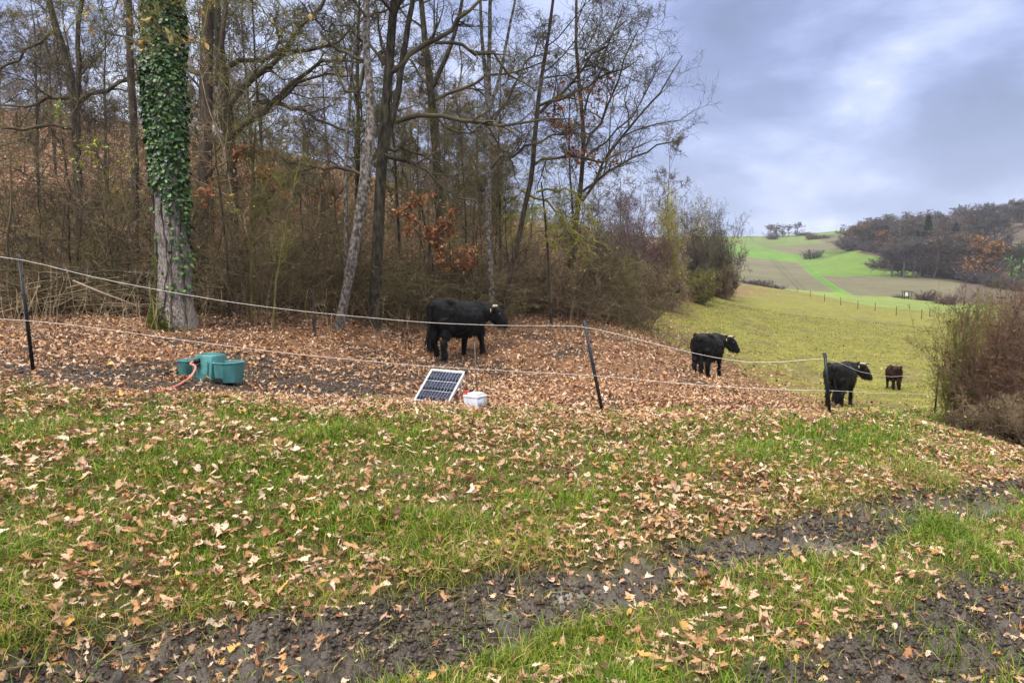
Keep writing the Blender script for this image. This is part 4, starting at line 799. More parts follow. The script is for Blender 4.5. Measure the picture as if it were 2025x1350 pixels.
def put(me, nm, px, py, Y, hpx, wpx, m, label, cat, group=None):
    """set an instance of a template mesh on the terrain with its real height and width"""
    g = P(px, py, Y); z = base_z(g[0], Y); o = bpy.data.objects.new(nm, me); COL.objects.link(o); V = np.empty(len(me.vertices)*3, np.float32); me.vertices.foreach_get('co', V); V = V.reshape(-1, 3); H = V[:, 2].max(); W = 2*float(np.percentile(np.abs(V[:, 0]), 97))
    h = float(hpx/F*Y); wd = float(wpx/F*Y); H = float(H); o.location = (g[0], Y, z-.3); o.scale = (wd/W, wd/W, (h+.3)/H); o.rotation_euler = (0, 0, random.uniform(0, 6.28))
    if m: set_mat(o, m)
    return tag(o, label, cat, group)
random.seed(11)
def depth_at(px, py): 
    g = Gf(px, py); return g[1]
M_twig_far1 = mat('far_twig_violet', (.095,.08,.09), .95, .15, .3); M_twig_far2 = mat('far_twig_brown', (.12,.092,.075), .95, .15, .3); M_twig_far3 = mat('far_twig_rust', (.16,.10,.065), .95, .15, .3); M_twig_far4 = mat('far_twig_dark', (.06,.052,.058), .95, .15, .3)
M_twig_far5 = mat('far_twig_grey', (.105,.098,.085), .95, .15, .3)
# wood on the right hillside: rows from the top down
woodtop = lambda px: np.interp(px, [1660,1700,1760,1850,1900,1960,2025,2150], [478,462,455,446,438,424,418,405])
woodbot = lambda px: np.interp(px, [1660,1700,1760,1800,1830,1870,1900,1980,2025,2150], [490,500,512,522,545,562,585,598,600,600])
cnt = 0
for row in range(7):
    f = row/6
    for px in np.arange(1668, 2160, 21-row*.5):
        pxx = px+random.uniform(-9, 9)
        if row > 0 and pxx < 1668+row*9: continue
        py = woodtop(pxx)*(1-f)+woodbot(pxx)*f+random.uniform(-3, 3)
        if 1988 < pxx < 2160 and 470 < py < 572: continue
        if 1880 < pxx < 1975 and 500 < py < 570: continue
        Y = np.interp(f, [0, 1], [400, 235])+random.uniform(-6, 6)
        if pxx < 1760: Y = np.interp(f, [0, 1], [390, 335])
        hp = random.uniform(10.5, 15)/Y*F
        m = random.choices([M_twig_far1, M_twig_far2, M_twig_far3, M_twig_far4, M_twig_far5], [.34, .22, .06, .16, .22])[0]
        put(random.choice(FT), 'hillside_tree', pxx, py, Y, hp, hp*random.uniform(.75, 1.0), m, 'bare brownish tree in the wood on the far right hillside', 'tree', 'bare trees of the far hillside wood'); cnt += 1
for px, py, Y, h, wd, m in ((1738,530,272,20,50,M_twig_far1),(1758,535,268,24,54,M_twig_far4),(1780,540,264,24,54,M_twig_far1),(1800,545,260,26,54,M_twig_far4),(1700,503,350,30,70,M_twig_far1),(1745,512,320,30,70,M_twig_far4),(1790,530,290,34,70,M_twig_far1),(1825,548,266,40,70,M_twig_far1),(1805,545,280,30,70,M_twig_far4),(1868,568,243,44,90,M_twig_far1),(1838,560,258,40,70,M_twig_far4),(1905,585,230,44,90,M_twig_far1),(1690,505,345,26,60,M_twig_far4),(1725,508,330,24,60,M_twig_far1),(1770,524,300,26,70,M_twig_far4),(1810,540,275,30,60,M_twig_far4),(1850,562,250,30,70,M_twig_far4),(1890,578,235,36,70,M_twig_far4),(1935,592,220,30,70,M_twig_far1),(1985,600,210,30,80,M_twig_far4),(2030,596,205,34,80,M_twig_far1),(1675,492,380,20,40,M_twig_far1)):
    put(random.choice(FB), 'hillside_bush', px, py, Y, h, wd, m, 'dark bush along the lower edge of the far hillside wood', 'bush', 'dark bushes along the edge of the far wood')
mb, pts = far_tree_mesh(450, 11, 6, 0, .03); oak_me = mb.build('hillside_oak', M_bark_brown, link=False)
def leafy_far(px, py, Y, hpx, wpx, cols, label, seed, n=5200, size=.65):
    mb, pts = far_tree_mesh(seed, 10, 5.5, 0, .03); g = P(px, py, Y); z = base_z(g[0], Y); V = np.vstack(mb.V); h = hpx/F*Y; wd = wpx/F*Y; s = (wd/(np.ptp(V[:, 0])*.85), wd/(np.ptp(V[:, 1])*.85), h/V[:, 2].max())
    r_ = empty('hillside_oak', (g[0], Y, z), 0, label, 'tree'); t_ = mb.build('trunk', M_bark_brown, r_); t_.scale = s; lb = leafcrown(seed, pts*np.array(s), n, size, cols); lb.build('crown', M_leaf, r_)
leafy_far(1940, 572, 225, 92, 88, [(.42,.22,.07),(.34,.17,.06),(.28,.15,.06)], 'rounded orange oak standing out at the foot of the far wood', 451)
leafy_far(1838, 552, 262, 66, 50, [(.24,.12,.075),(.19,.10,.07)], 'russet oak left of the orange oak in the far wood', 452)
leafy_far(1778, 512, 300, 52, 46, [(.24,.12,.055),(.20,.10,.05)], 'rusty oak left of the dark spruces in the far wood', 453)
leafy_far(1748, 506, 318, 46, 36, [(.26,.13,.055),(.20,.11,.06)], 'smaller rusty oak at the left of the far wood front', 456)
def conifer(kind, px, py, Y, hpx, wpx, seed, label):
    mb, tb = (spruce_mesh if kind == 's' else pine_mesh)(seed); V = np.vstack(mb.V); g = P(px, py, Y); z = base_z(g[0], Y); h = hpx/F*Y; wd = wpx/F*Y; s = (wd/np.ptp(V[:, 0]), wd/np.ptp(V[:, 1]), h/V[:, 2].max())
    r_ = empty('spruce_tree' if kind == 's' else 'pine_tree', (g[0], Y, z), 0, label, 'tree'); a = mb.build('crown', M_leaf, r_, smooth=False); a.scale = s; c = tb.build('trunk', M_bark_brown, r_); c.scale = s
conifer('s', 1832, 530, 285, 98, 52, 1, 'tallest dark spruce in the middle of the far wood'); conifer('s', 1812, 532, 280, 70, 38, 2, 'smaller dark spruce just left of the tallest one'); conifer('s', 1888, 500, 320, 62, 40, 3, 'dark green spruce right of the tallest spruce')
conifer('p', 1925, 446, 380, 44, 36, 4, 'round-topped pine breaking the skyline of the far wood'); conifer('p', 2012, 425, 395, 40, 40, 5, 'dark pine on the skyline at the right edge'); conifer('p', 1960, 440, 390, 32, 34, 6, 'low pine on the skyline between two taller pines'); conifer('p', 1935, 505, 320, 50, 44, 7, 'green pine above the orange oak')
# clump and bushes on the far field
for i, (px, h, wd, m) in enumerate(((1524,27,26,M_twig_far3),(1536,28,26,M_twig_far2),(1548,27,24,M_twig_far2),(1558,25,20,M_twig_far5),(1576,28,27,M_twig_far1))):
    put(FT[i % 4], 'ridge_tree', px, 469, 560, h, wd, m, ['rusty tree at the left end of the skyline clump', 'tallest brown tree of the skyline clump', 'brown tree in the middle of the skyline clump', 'small greyish tree of the skyline clump', 'rounded grey tree right of a gap in the skyline clump'][i], 'tree', 'trees of the skyline clump')
for px, py, Y, h, wd, m, lab in ((1526,473,520,12,28,M_twig_far4,'dark bush in front of the skyline clump'),(1590,466,560,8,34,M_twig_far4,'low dark bush right of the skyline clump'),(1607,515,350,19,36,M_twig_far4,'lone round dark bush on the green far field'),(1605,477,500,14,28,M_twig_far3,'rusty bush at the edge of the upper brown field'),(1622,480,500,8,36,M_twig_far4,'low dark bush right of the rusty field bush'),
    (1482,559,150,13,36,M_twig_far1,'left bush of the low hedge at the bottom of the brown field'),(1508,563,145,15,36,M_twig_far4,'middle bush of the low hedge at the bottom of the brown field'),(1535,567,140,12,40,M_twig_far4,'right bush of the low hedge at the bottom of the brown field'),
    (1828,588,160,22,46,M_twig_purple,'purplish bush beside the small post shelter'),(1785,588,165,7,34,M_twig_far5,'low grey scrub left of the small post shelter'),(1870,592,150,24,50,M_twig_purple,'brown bush right of the purplish shelter bush')):
    put(random.choice(FB), 'field_bush', px, py, Y, h, wd, m, lab, 'bush')
# ------------------------------------------------------------------ cattle
M_hair_black = mat('black_hair', (.0045,.0045,.0055), .6, .5, 5, (.009,.009,.011), .55, 70, spec=.21, sheen=.0)
M_hair_brown = mat('brown_hair', (.022,.011,.008), .75, .5, 4, (.045,.022,.016), .6, 45, spec=.12, sheen=.0)
M_horn = mat('horn', (.62,.58,.42), .4, .15, 6); M_horn_tip = mat('horn_tip', (.05,.045,.04), .4)
M_tag = mat('yellow_tag', (.62,.52,.12), .4, .05); M_hoof = mat('hoof', (.04,.035,.03), .5)
M_cuff = mat('pale_fetlock', (.33,.20,.14), .8)
def ering(c, t, rw, rh, m=14, up=(0,0,1)):
    t = norm(np.array(t, float)); up = np.array(up, float)
    if abs(t@up) > .85: up = np.array([1., 0, 0])
    s = norm(np.cross(t, up)); u = np.cross(s, t); a = np.arange(m)*2*math.pi/m
    return np.array(c)+np.cos(a)[:, None]*s*rw+np.sin(a)[:, None]*u*rh
def chain(mb, pts, rws, rhs=None, sub=3, m=14):
    rhs = rws if rhs is None else rhs; A = resample(np.array([[*p, a, b] for p, a, b in zip(pts, rws, rhs)]), (len(pts)-1)*sub+1); rings = []
    for i in range(len(A)):
        t = A[min(i+1, len(A)-1), :3]-A[max(i-1, 0), :3]; rings.append(ering(A[i, :3], t, A[i, 3], A[i, 4], m))
    # rounded ends
    t0 = norm(A[0, :3]-A[1, :3]); t1 = norm(A[-1, :3]-A[-2, :3])
    rings = [ering(A[0, :3]+t0*A[0, 3]*.5, -t0, A[0, 3]*.6, A[0, 4]*.6, m)]+rings+[ering(A[-1, :3]+t1*A[-1, 3]*.5, t1, A[-1, 3]*.6, A[-1, 4]*.6, m)]
    mb.loft(np.array(rings))
def yawed(p, o, a):
    p = np.array(p, float)-o; c, s = math.cos(a), math.sin(a); return np.array([p[0]*c-p[1]*s, p[0]*s+p[1]*c, p[2]])+o
def make_cow(label, px, py, Y, height_px, heading, head_yaw, hairm, legs, head_drop=0., tail_sway=0., calf=False, tags=True, horn_len=.26, cuff=None, group=None, pitch_neck=0., hornside=(1, -1)):
    g = Gf(px, py); g = P(px, py, Y) if Y else g; x, y = g[0], g[1]; z = base_z(x, y); s = height_px/F*y/1.27
    name = 'calf' if calf else 'cow'
    root = empty(name, (x, y, z-.01), heading, label, name, group); root.scale = (s*.9, s, s)
    mb = MB(); lw = .86 if calf else 1.0
    # barrel: rump, hips, flank, ribs, chest
    sec = [(-.90,1.06,.11,.12),(-.85,1.02,.23,.22),(-.74,.99,.29,.28),(-.58,.96,.34,.335),(-.36,.905,.355,.37),(-.08,.855,.38,.395),(.2,.835,.365,.39),(.42,.84,.32,.375),(.57,.87,.265,.33),(.70,.90,.20,.27)]
    A = resample(np.array(sec), 28); rings = []
    m = 22; a = np.arange(m)*2*math.pi/m
    for q in A:
        cs, sn = np.cos(a), np.sin(a); w_ = np.sign(cs)*np.abs(cs)**.85*q[2]*lw; h_ = np.where(sn > 0, sn*q[3]*.93, sn*q[3]*(1.02)); w_ = w_*np.where(sn > .5, 1-.25*(sn-.5), 1)
        rings.append(np.stack([np.full(m, q[0]), w_, q[1]+h_], -1))
    mb.loft(np.array(rings))
    o = np.array([.66, 0, .95]); ya = head_yaw
    neck = [(.55,0,.92),(.78,0,.98-head_drop*.2),(.92,0,1.02-head_drop*.5),(1.02,0,1.07-head_drop*.8)]
    np_ = [yawed(p, o, ya*f) for p, f in zip(neck, (0,.3,.7,.95))]
    chain(mb, np_, [.20,.165,.125,.105], [.31,.255,.20,.165])
    hd = [(.99,0,1.13),(1.08,0,1.10),(1.17,0,1.01),(1.24,0,.90),(1.29,0,.82),(1.31,0,.785)]
    hp = [yawed((p[0], 0, p[2]-head_drop), o, ya) for p in hd]; chain(mb, hp, [.10,.125,.11,.085,.088,.07], [.11,.135,.125,.10,.09,.065])
    chain(mb, [yawed((1.02,0,.98-head_drop), o, ya), yawed((1.09,0,.90-head_drop), o, ya), yawed((1.19,0,.80-head_drop), o, ya)], [.09,.08,.06])   # jaw
    poll = yawed((1.01,0,1.22-head_drop), o, ya); chain(mb, [poll+np.array([0,0,-.06]), poll+np.array([0,0,.02])], [.075,.055])
    sd = lambda k, fx=0, dz=0, d=1.: yawed((1.02+fx, k*d, 1.16-head_drop+dz), o, ya)
    for k in (1, -1):     # ears, leaf shaped
        e0, e1, e2, e3 = sd(k, 0, 0, .08), sd(k, -.02, .0, .16), sd(k, -.035, -.01, .235), sd(k, -.05, -.03, .295)
        chain(mb, [e0, e1, e2, e3], [.022,.022,.02,.012], [.04,.062,.055,.018], m=10)
    # brisket and belly, hip bones
    chain(mb, [(.5,0,.62),(.66,0,.66),(.74,0,.78)], [.12,.12,.10]); chain(mb, [(-.66,.18,1.21),(-.50,.22,1.17)], [.07,.07]); chain(mb, [(-.66,-.18,1.21),(-.50,-.22,1.17)], [.07,.07])
    if not calf: chain(mb, [(-.52,0,.62),(-.42,0,.57),(-.32,0,.60)], [.10,.10,.09])
    hoofs = []
    for (front, k, dx) in legs:
        yy = k*.17*lw
        if front:
            pts = [(.50,yy*.95,.86),(.50+dx*.15,yy,.64),(.50+dx*.55,yy*.98,.42),(.51+dx*.62,yy*.97,.34),(.50+dx*.9,yy*.95,.14),(.52+dx,yy*.95,.075)]; rw = [.12,.10,.066,.062,.050,.058]; rh = [.18,.135,.078,.070,.052,.062]
        else:
            pts = [(-.62,yy*.9,.90),(-.56+dx*.1,yy*1.05,.68),(-.68+dx*.5,yy,.49),(-.76+dx*.62,yy*.97,.40),(-.73+dx*.9,yy*.95,.16),(-.70+dx,yy*.95,.075)]; rw = [.15,.125,.074,.064,.052,.06]; rh = [.26,.21,.11,.085,.058,.064]
        chain(mb, pts, rw, rh, m=12); hoofs.append(pts[-1])
    chain(mb, [(-.86,0,1.17),(-.96,0,1.10),(-.985,0,.95),(-.98,tail_sway*.5,.70)], [.05,.035,.028,.026])
    tmp = mb.build('tmp', hairm, None); mod = tmp.modifiers.new('r', 'REMESH'); mod.mode = 'VOXEL'; mod.voxel_size = .019; sm = tmp.modifiers.new('s', 'SMOOTH'); sm.iterations = 5; sm.factor = .5
    dg = bpy.context.evaluated_depsgraph_get(); me = bpy.data.meshes.new_from_object(tmp.evaluated_get(dg)); bpy.data.objects.remove(tmp); me.name = 'body'
    n = len(me.vertices); co = np.empty(n*3, np.float32); me.vertices.foreach_get('co', co); co = co.reshape(-1, 3); nn = np.empty(n*3, np.float32); me.vertices.foreach_get('normal', nn); nn = nn.reshape(-1, 3)
    co += nn*(fbm(co[:, 0]*7+co[:, 1]*5, co[:, 2]*7+co[:, 1]*4, 3)*.045+fbm(co[:, 0]*26+co[:, 1]*20, co[:, 2]*12, 2)*.012)[:, None]; me.vertices.foreach_set('co', co.ravel().astype(np.float32)); me.polygons.foreach_set('use_smooth', np.ones(len(me.polygons), bool)); me.update()
    body = bpy.data.objects.new('body', me); COL.objects.link(body); body.parent = root
    for h_ in hoofs:
        hb = MB(); r0 = [ering((h_[0]+.01+.02*(1-q), h_[1], zz), (0,0,1), rr, rr*.85, 12) for q, zz, rr in ((0,.0,.066),(.3,.03,.063),(1,.075,.05))]; hb.loft(np.array(r0)); hb.build('hoof', M_hoof, root)
    # tail switch, long hairs
    rg = np.random.default_rng(int(abs(px))); nh = 150; P0 = np.stack([-.98+rg.normal(0, .015, nh), tail_sway*.5+rg.normal(0, .015, nh), rg.uniform(.52, .74, nh)], -1)
    Q = grow_poly(P0, np.stack([rg.normal(0, .1, nh), rg.normal(tail_sway*.5, .12, nh), -np.ones(nh)], -1), rg.uniform(.2, .42, nh), 4, .05, 0, rg); tb = MB(); tb.tubesb(Q, np.array([.011,.012,.009,.002])[None]*np.ones((nh, 1)), 3); tb.build('tail', hairm, root)
    # shaggy belly and neck hair
    idx = rg.choice(n, 2600); keep = (co[idx, 2] < .75)|(rg.random(2600) < .55); pi = co[idx][keep]; ni = nn[idx][keep]; D = ni*.55+np.array([-.15, 0, -.9]); Q = grow_poly(pi, D, rg.uniform(.03, .075, len(pi)), 3, .1, 0, rg); fb = MB(); fb.tubesb(Q, np.array([.006,.0045,.001])[None]*np.ones((len(pi), 1)), 3); fb.build('coat_hair', hairm, root)
    if not calf:
        for k in hornside:
            hpnts = np.array([sd(k, .0, .055, .07), sd(k, .03, .065, .16), sd(k, .07, .07, .07+horn_len*.75), sd(k, .14, .085, .07+horn_len)]); q = resample(np.hstack([hpnts, [[.03],[.026],[.018],[.006]]]), 10)
            hb = MB(); hb.tube(q[:7, :3], q[:7, 3], 8, True); hr = hb.build('horn', M_horn, root); ht = MB(); ht.tube(q[6:, :3], q[6:, 3]*1.01, 8, True); ht.build('horn_tip', M_horn_tip, hr)
        # eyes and nostrils
    for k in (1, -1):
        e = yawed((1.155, k*.105, 1.06-head_drop), o, ya); bm = bmesh.new(); bmesh.ops.create_uvsphere(bm, u_segments=8, v_segments=6, radius=.022); eb = MB(); eb.bm(bm, e); eb.build('eye', M_horn_tip, root)
    nz = yawed((1.33, 0, .79-head_drop), o, ya); bm = bmesh.new(); bmesh.ops.create_uvsphere(bm, u_segments=10, v_segments=8, radius=.045); nb = MB(); nb.bm(bm, nz); nb.build('muzzle', M_horn_tip, root)
    if tags:
        for k in (1, -1):
            c = sd(k, -.065, -.03, .20); tb = MB(); pl = np.array([(-.006,-.022,.03),(-.006,.022,.03),(-.006,.034,-.035),(-.006,-.034,-.035)]); q = np.vstack([pl, pl+np.array([.006, 0, 0])])
            q = np.array([yawed(v, np.zeros(3), ya+.0) for v in q])*1.25+c+yawed((-.012,0,0), np.zeros(3), ya); tb.add(q, np.array([(0,1,2,3),(7,6,5,4),(0,4,5,1),(1,5,6,2),(2,6,7,3),(3,7,4,0)])); tb.build('ear_tag', M_tag, root, smooth=False)
    if cuff is not None:
        h_ = hoofs[cuff]; cb = MB(); cb.tube([(h_[0]-.01, h_[1], .15), (h_[0]-.005, h_[1], .20)], [.066, .06], 12, True); cb.build('fetlock_patch', M_cuff, root)
    return root
G_ = 'cattle grazing behind the electric fence'
make_cow('black horned cow standing side-on in the leaves in front of the wood', 908, 709, None, 121, R(54), R(-46), M_hair_black, [(1,-1,.16),(1,1,-.14),(0,-1,.0),(0,1,.16)], head_drop=.13, tail_sway=.04, group=G_, horn_len=.24)
make_cow('black horned cow walking off on the pasture, brown patch above one front hoof', 1400, 745, None, 90, R(58), R(-62), M_hair_black, [(1,-1,.06),(1,1,.02),(0,-1,.16),(0,1,-.06)], head_drop=.10, tail_sway=-.12, group=G_, cuff=0, horn_len=.34)
make_cow('black horned cow seen from behind beside the thin black fence post', 1661, 803, None, 92, R(54), R(-62), M_hair_black, [(1,-1,.06),(1,1,-.04),(0,-1,.05),(0,1,-.08)], head_drop=.06, tail_sway=-.10, group=G_, horn_len=.34)
make_cow('small dark brown calf walking away on the open pasture', 1765, 769, None, 49, R(78), R(-40), M_hair_brown, [(1,-1,.05),(1,1,-.05),(0,-1,.05),(0,1,-.05)], head_drop=.24, calf=True, tags=False, group=G_)

# ------------------------------------------------------------------ electric fence
M_post = mat('black_plastic', (.009,.009,.010), .42, .3, 30); M_postg = mat('grey_plastic', (.022,.024,.032), .4, .3, 30); M_wire = mat('white_polywire', (.82,.76,.72), .6, .1, 60, (.9,.88,.86)); M_steel = mat('galvanised_steel', (.10,.10,.11), .5, .2, 30, metallic=.3)
posts = {}
def fence_post(key, top, bot, label, m, r=.013):
    b = Gf(*bot); Y = b[1]; t = P(top[0], top[1], Y+.02); root = empty('fence_post', b, 0, label, 'fence post', 'posts of the electric fence'); t_ = t-b
    mb = MB(); mb.tube([(-t_*.06), t_*.5, t_], [r*1.05, r, r], 8, True)
    for a in (0, math.pi/2): # ribs along the post
        d = np.array([math.cos(a), math.sin(a), 0])*r*1.15
        for sg in (1, -1): mb.tube([d*sg, t_*.985+d*sg], r*.28, 4, True)
    mb.build('pole', m, root)
    for i, f in enumerate((.14,.24,.36,.52,.66,.82,.97)):
        ib = MB(); c = t_*f; sx = 1 if i % 2 else -1
        an = np.linspace(-.3, 4.6, 9); lp = np.stack([c[0]+sx*(r+.012)+np.cos(an)*.011*sx, c[1]+0*an-.004, c[2]+np.sin(an)*.014], -1); ib.tube(lp, .0035, 5, True); ib.tube([c+np.array([0,0,-.004]), c+np.array([sx*(r+.008), 0, 0])], .004, 5, True)
        ib.build('wire_clip', m, root)
    fb = MB(); fb.tube([(-.05,0,.02),(-.02,0,.0),(.02,0,.0)], .006, 5, True); fb.build('foot_step', m, root)
    posts[key] = (b, t_); return root
fence_post('a', (38,503), (66,736), 'black fence post at the far left, nearest the brush pile', M_post, .0145); fence_post('b', (1155,634), (1192,818), 'grey-black leaning corner post right of the battery', M_postg, .0145)
fence_post('c', (1631,697), (1641,823), 'thin black fence post in front of the cow seen from behind', M_post, .014); fence_post('d', (1857,728), (1848,822), 'black fence post leaning against the bushes at the right', M_post, .014)
def on_post(key, py):
    b, t_ = posts[key]; f = np.linspace(0, 1.05, 200); q = b+t_*f[:, None]; _, y_ = proj(q); return q[np.argmin(abs(y_-py))]+np.array([0, -.02, 0])
def wire(pts, name, label, r=.0024):
    """pts: post keys with height, and sag points between given on the span's vertical plane"""
    W = [];
    for i, p in enumerate(pts):
        W.append(on_post(p[0], p[1]) if isinstance(p[0], str) else None)
    out = []
    for i, p in enumerate(pts):
        if W[i] is not None: out.append(W[i]); continue
        l = max([j for j in range(i) if W[j] is not None], default=None); r_ = min([j for j in range(i+1, len(pts)) if W[j] is not None], default=None)
        if l is None: a, b = W[r_], W[min([j for j in range(r_+1, len(pts)) if W[j] is not None])]
        elif r_ is None: b = W[l]; a = W[max([j for j in range(l) if W[j] is not None])]
        else: a, b = W[l], W[r_]
        d = ray(*p[:2]); n = np.cross(b-a, np.array([0, 0, 1.])); o = np.array([0, 0, EYE]); t = (n@(a-o))/(n@d)
        if t < 0 or t > 60: continue
        out.append(o+d*t)
    A = np.array(out); s = np.concatenate([[0], np.cumsum(np.linalg.norm(np.diff(A, axis=0), axis=1))]); t = np.linspace(0, s[-1], 90); Q = np.stack([np.interp(t, s, A[:, k]) for k in range(3)], -1)
    for _ in range(2): Q[1:-1] = (Q[:-2]+2*Q[1:-1]+Q[2:])/4
    mb = MB(); mb.tube(Q, r, 6, True); return tag(mb.build(name, M_wire), label, 'fence wire', 'strands of the electric fence')
wire([(-250,492),('a',508),(170,546),(300,571),(450,597),(600,616),(840,638),(1000,644),('b',643),(1280,676),(1400,705),(1480,718),(1560,716),('c',705),(1700,735),(1760,745),('d',738)], 'fence_wire', 'top white strand of the electric fence crossing in front of the cow by the wood')
wire([(-250,622),('a',632),(200,649),(300,664),(450,684),(600,702),(840,724),(1000,733),('b',742),(1300,754),(1400,762),(1520,770),('c',771),(1740,777),('d',780)], 'fence_wire', 'lower white strand of the electric fence passing just above the solar panel')
wire([('b',812),(1300,820),(1400,820),(1500,819),('c',818)], 'fence_wire', 'lowest strand running along the leaves between corner post and thin black post', .0015)
# far fence posts of the lower pasture edge
fp = [(1552,573,565),(1576,579,570),(1602,587,577),(1630,596,585),(1662,603,592),(1696,611,597),(1730,615,602),(1772,624,609),(1822,631,618),(1838,626,612)]
for i, (px, pb, pt) in enumerate(fp):
    b = Gf(px, pb); h = P(px, pt, b[1])[2]-b[2]; h = min(max(h, .9), 1.5); mb = MB(); mb.tube([(0,0,-.2),(.02,0,h*.5),(.01,0,h)], [.035,.03,.03], 6, True); mb.tube([(-.05,0,h*.82),(.06,0,h*.82)], .014, 4, True); o = mb.build('boundary_post', M_bark_dark); o.location = b; tag(o, 'thin weathered post in the far fence line below the brown fields', 'fence post', 'posts of the far fence line')

# ------------------------------------------------------------------ solar panel
M_alu = mat('aluminium', (.56,.57,.59), .35, .08, 10, metallic=.35); M_cell = mat('solar_cell', (.012,.016,.045), .16, .25, 9, (.018,.025,.065), spec=.4); M_busbar = mat('cell_grid', (.55,.60,.70), .4); M_blackp = mat('black_rubber', (.012,.012,.014), .5); M_case = mat('green_grey_case', (.16,.20,.17), .5, .2)
def solar():
    b = Gf(817, 800); phi = R(33); Y = b[1]; bl = P(817, 792, Y); W = .52; e = np.array([math.cos(phi), -math.sin(phi), 0]); back = np.array([math.sin(phi), math.cos(phi), 0]); 
    # tilt chosen so the top edge comes out where the real one stands
    H = .47*Y/8.35; W = .50*Y/8.35; ct = .70; s = back*ct+np.array([0, 0, math.sqrt(1-ct**2)]); n = np.cross(e, s)
    Rm = np.stack([e, s, n], -1); root = empty('solar_panel', (bl[0], bl[1], base_z(bl[0], bl[1])), 0, 'tilted solar panel with white frame standing in the grass', 'solar panel'); o = bl-np.array(root.location)
    def bx(mb, c, size, bev=0): mb.box(o+Rm@np.array(c), size, Rm, bev)
    mb = MB(); f = .022; bx(mb, (W/2, f/2, -.013), (W-2*f, f, .032), .002); bx(mb, (W/2, H-f/2, -.013), (W-2*f, f, .032), .002); bx(mb, (f/2, H/2, -.013), (f, H, .032), .002); bx(mb, (W-f/2, H/2, -.013), (f, H, .032), .002); mb.build('frame', M_alu, root, smooth=False)
    mb = MB(); bx(mb, (W/2, H/2, -.006), (W-2*f+.002, H-2*f+.002, .006)); backb = mb.build('glass_sheet', M_busbar, root, smooth=False)
    mb = MB(); nx, ny = 10, 3; cw = (W-2*f-.012)/nx; ch = (H-2*f-.012)/ny
    for i in range(nx):
        for j in range(ny): bx(mb, (f+.006+cw*(i+.5), f+.006+ch*(j+.5), -.002), (cw-.0050, ch-.0085, .0035))
    tag(mb.build('cells', M_cell, root, smooth=False))
    for (a, c) in ((0, 0), (W, 0), (0, H), (W, H)):
        cb = MB(); sx = 1 if a == 0 else -1; sy = 1 if c == 0 else -1; k = .026
        bx(cb, (a+sx*.011, c-sy*.004, -.013), (k, .009, .040), .002); bx(cb, (a-sx*.004, c+sy*.011, -.013), (.009, k, .040), .002); cb.build('corner_cap', M_blackp, root, smooth=False)
    # folding struts and the case underneath
    g0 = -.02-o[2]*0
    for k in (.08, .94):
        p1 = o+Rm@np.array([W*k, H*.80, -.03]); p0 = o+Rm@np.array([W*k, H*.04, -.03]); ft = np.array([p1[0], p1[1], 0.0])+np.array([e[0]*0, 0, 0])+back*.01; ft[2] = base_z(root.location[0]+ft[0], root.location[1]+ft[1])-root.location[2]-.02
        sb = MB(); sb.tube([p1, ft], .008, 6, True); sb.tube([np.array([p0[0], p0[1], ft[2]+.03]), ft+np.array([0,0,.03])], .008, 6, True); sb.build('strut', M_alu, root)
    # dark side plate (triangular) at the right
    p0 = o+Rm@np.array([W*.99, .02, -.05]); p1 = o+Rm@np.array([W*.99, H*.50, -.05]); p2 = np.array([p1[0], p1[1], -.03+0]); p3 = np.array([p0[0], p0[1], -.03]); q = np.array([p0, p1, p2, p3]); th = -e*.012
    sb = MB(); V = np.vstack([q, q+th]); sb.add(V, np.array([(0,1,2,3),(7,6,5,4),(0,4,5,1),(1,5,6,2),(2,6,7,3),(3,7,4,0)])); sb.build('side_plate', M_blackp, root, smooth=False)
    cs = MB(); c = o+Rm@np.array([W*.52, H*.16, 0]); c[2] = .06; Rz = np.stack([e, back, np.array([0, 0, 1.])], -1); cs.box(c+back*.14, (W*.86, .14, .12), Rz, .008); cs.build('control_case', M_case, root, smooth=False)
    # cable over to the battery
    return root, o+Rm@np.array([W*.98, H*.4, -.05])+np.array(root.location)
solar_root, cable0 = solar()
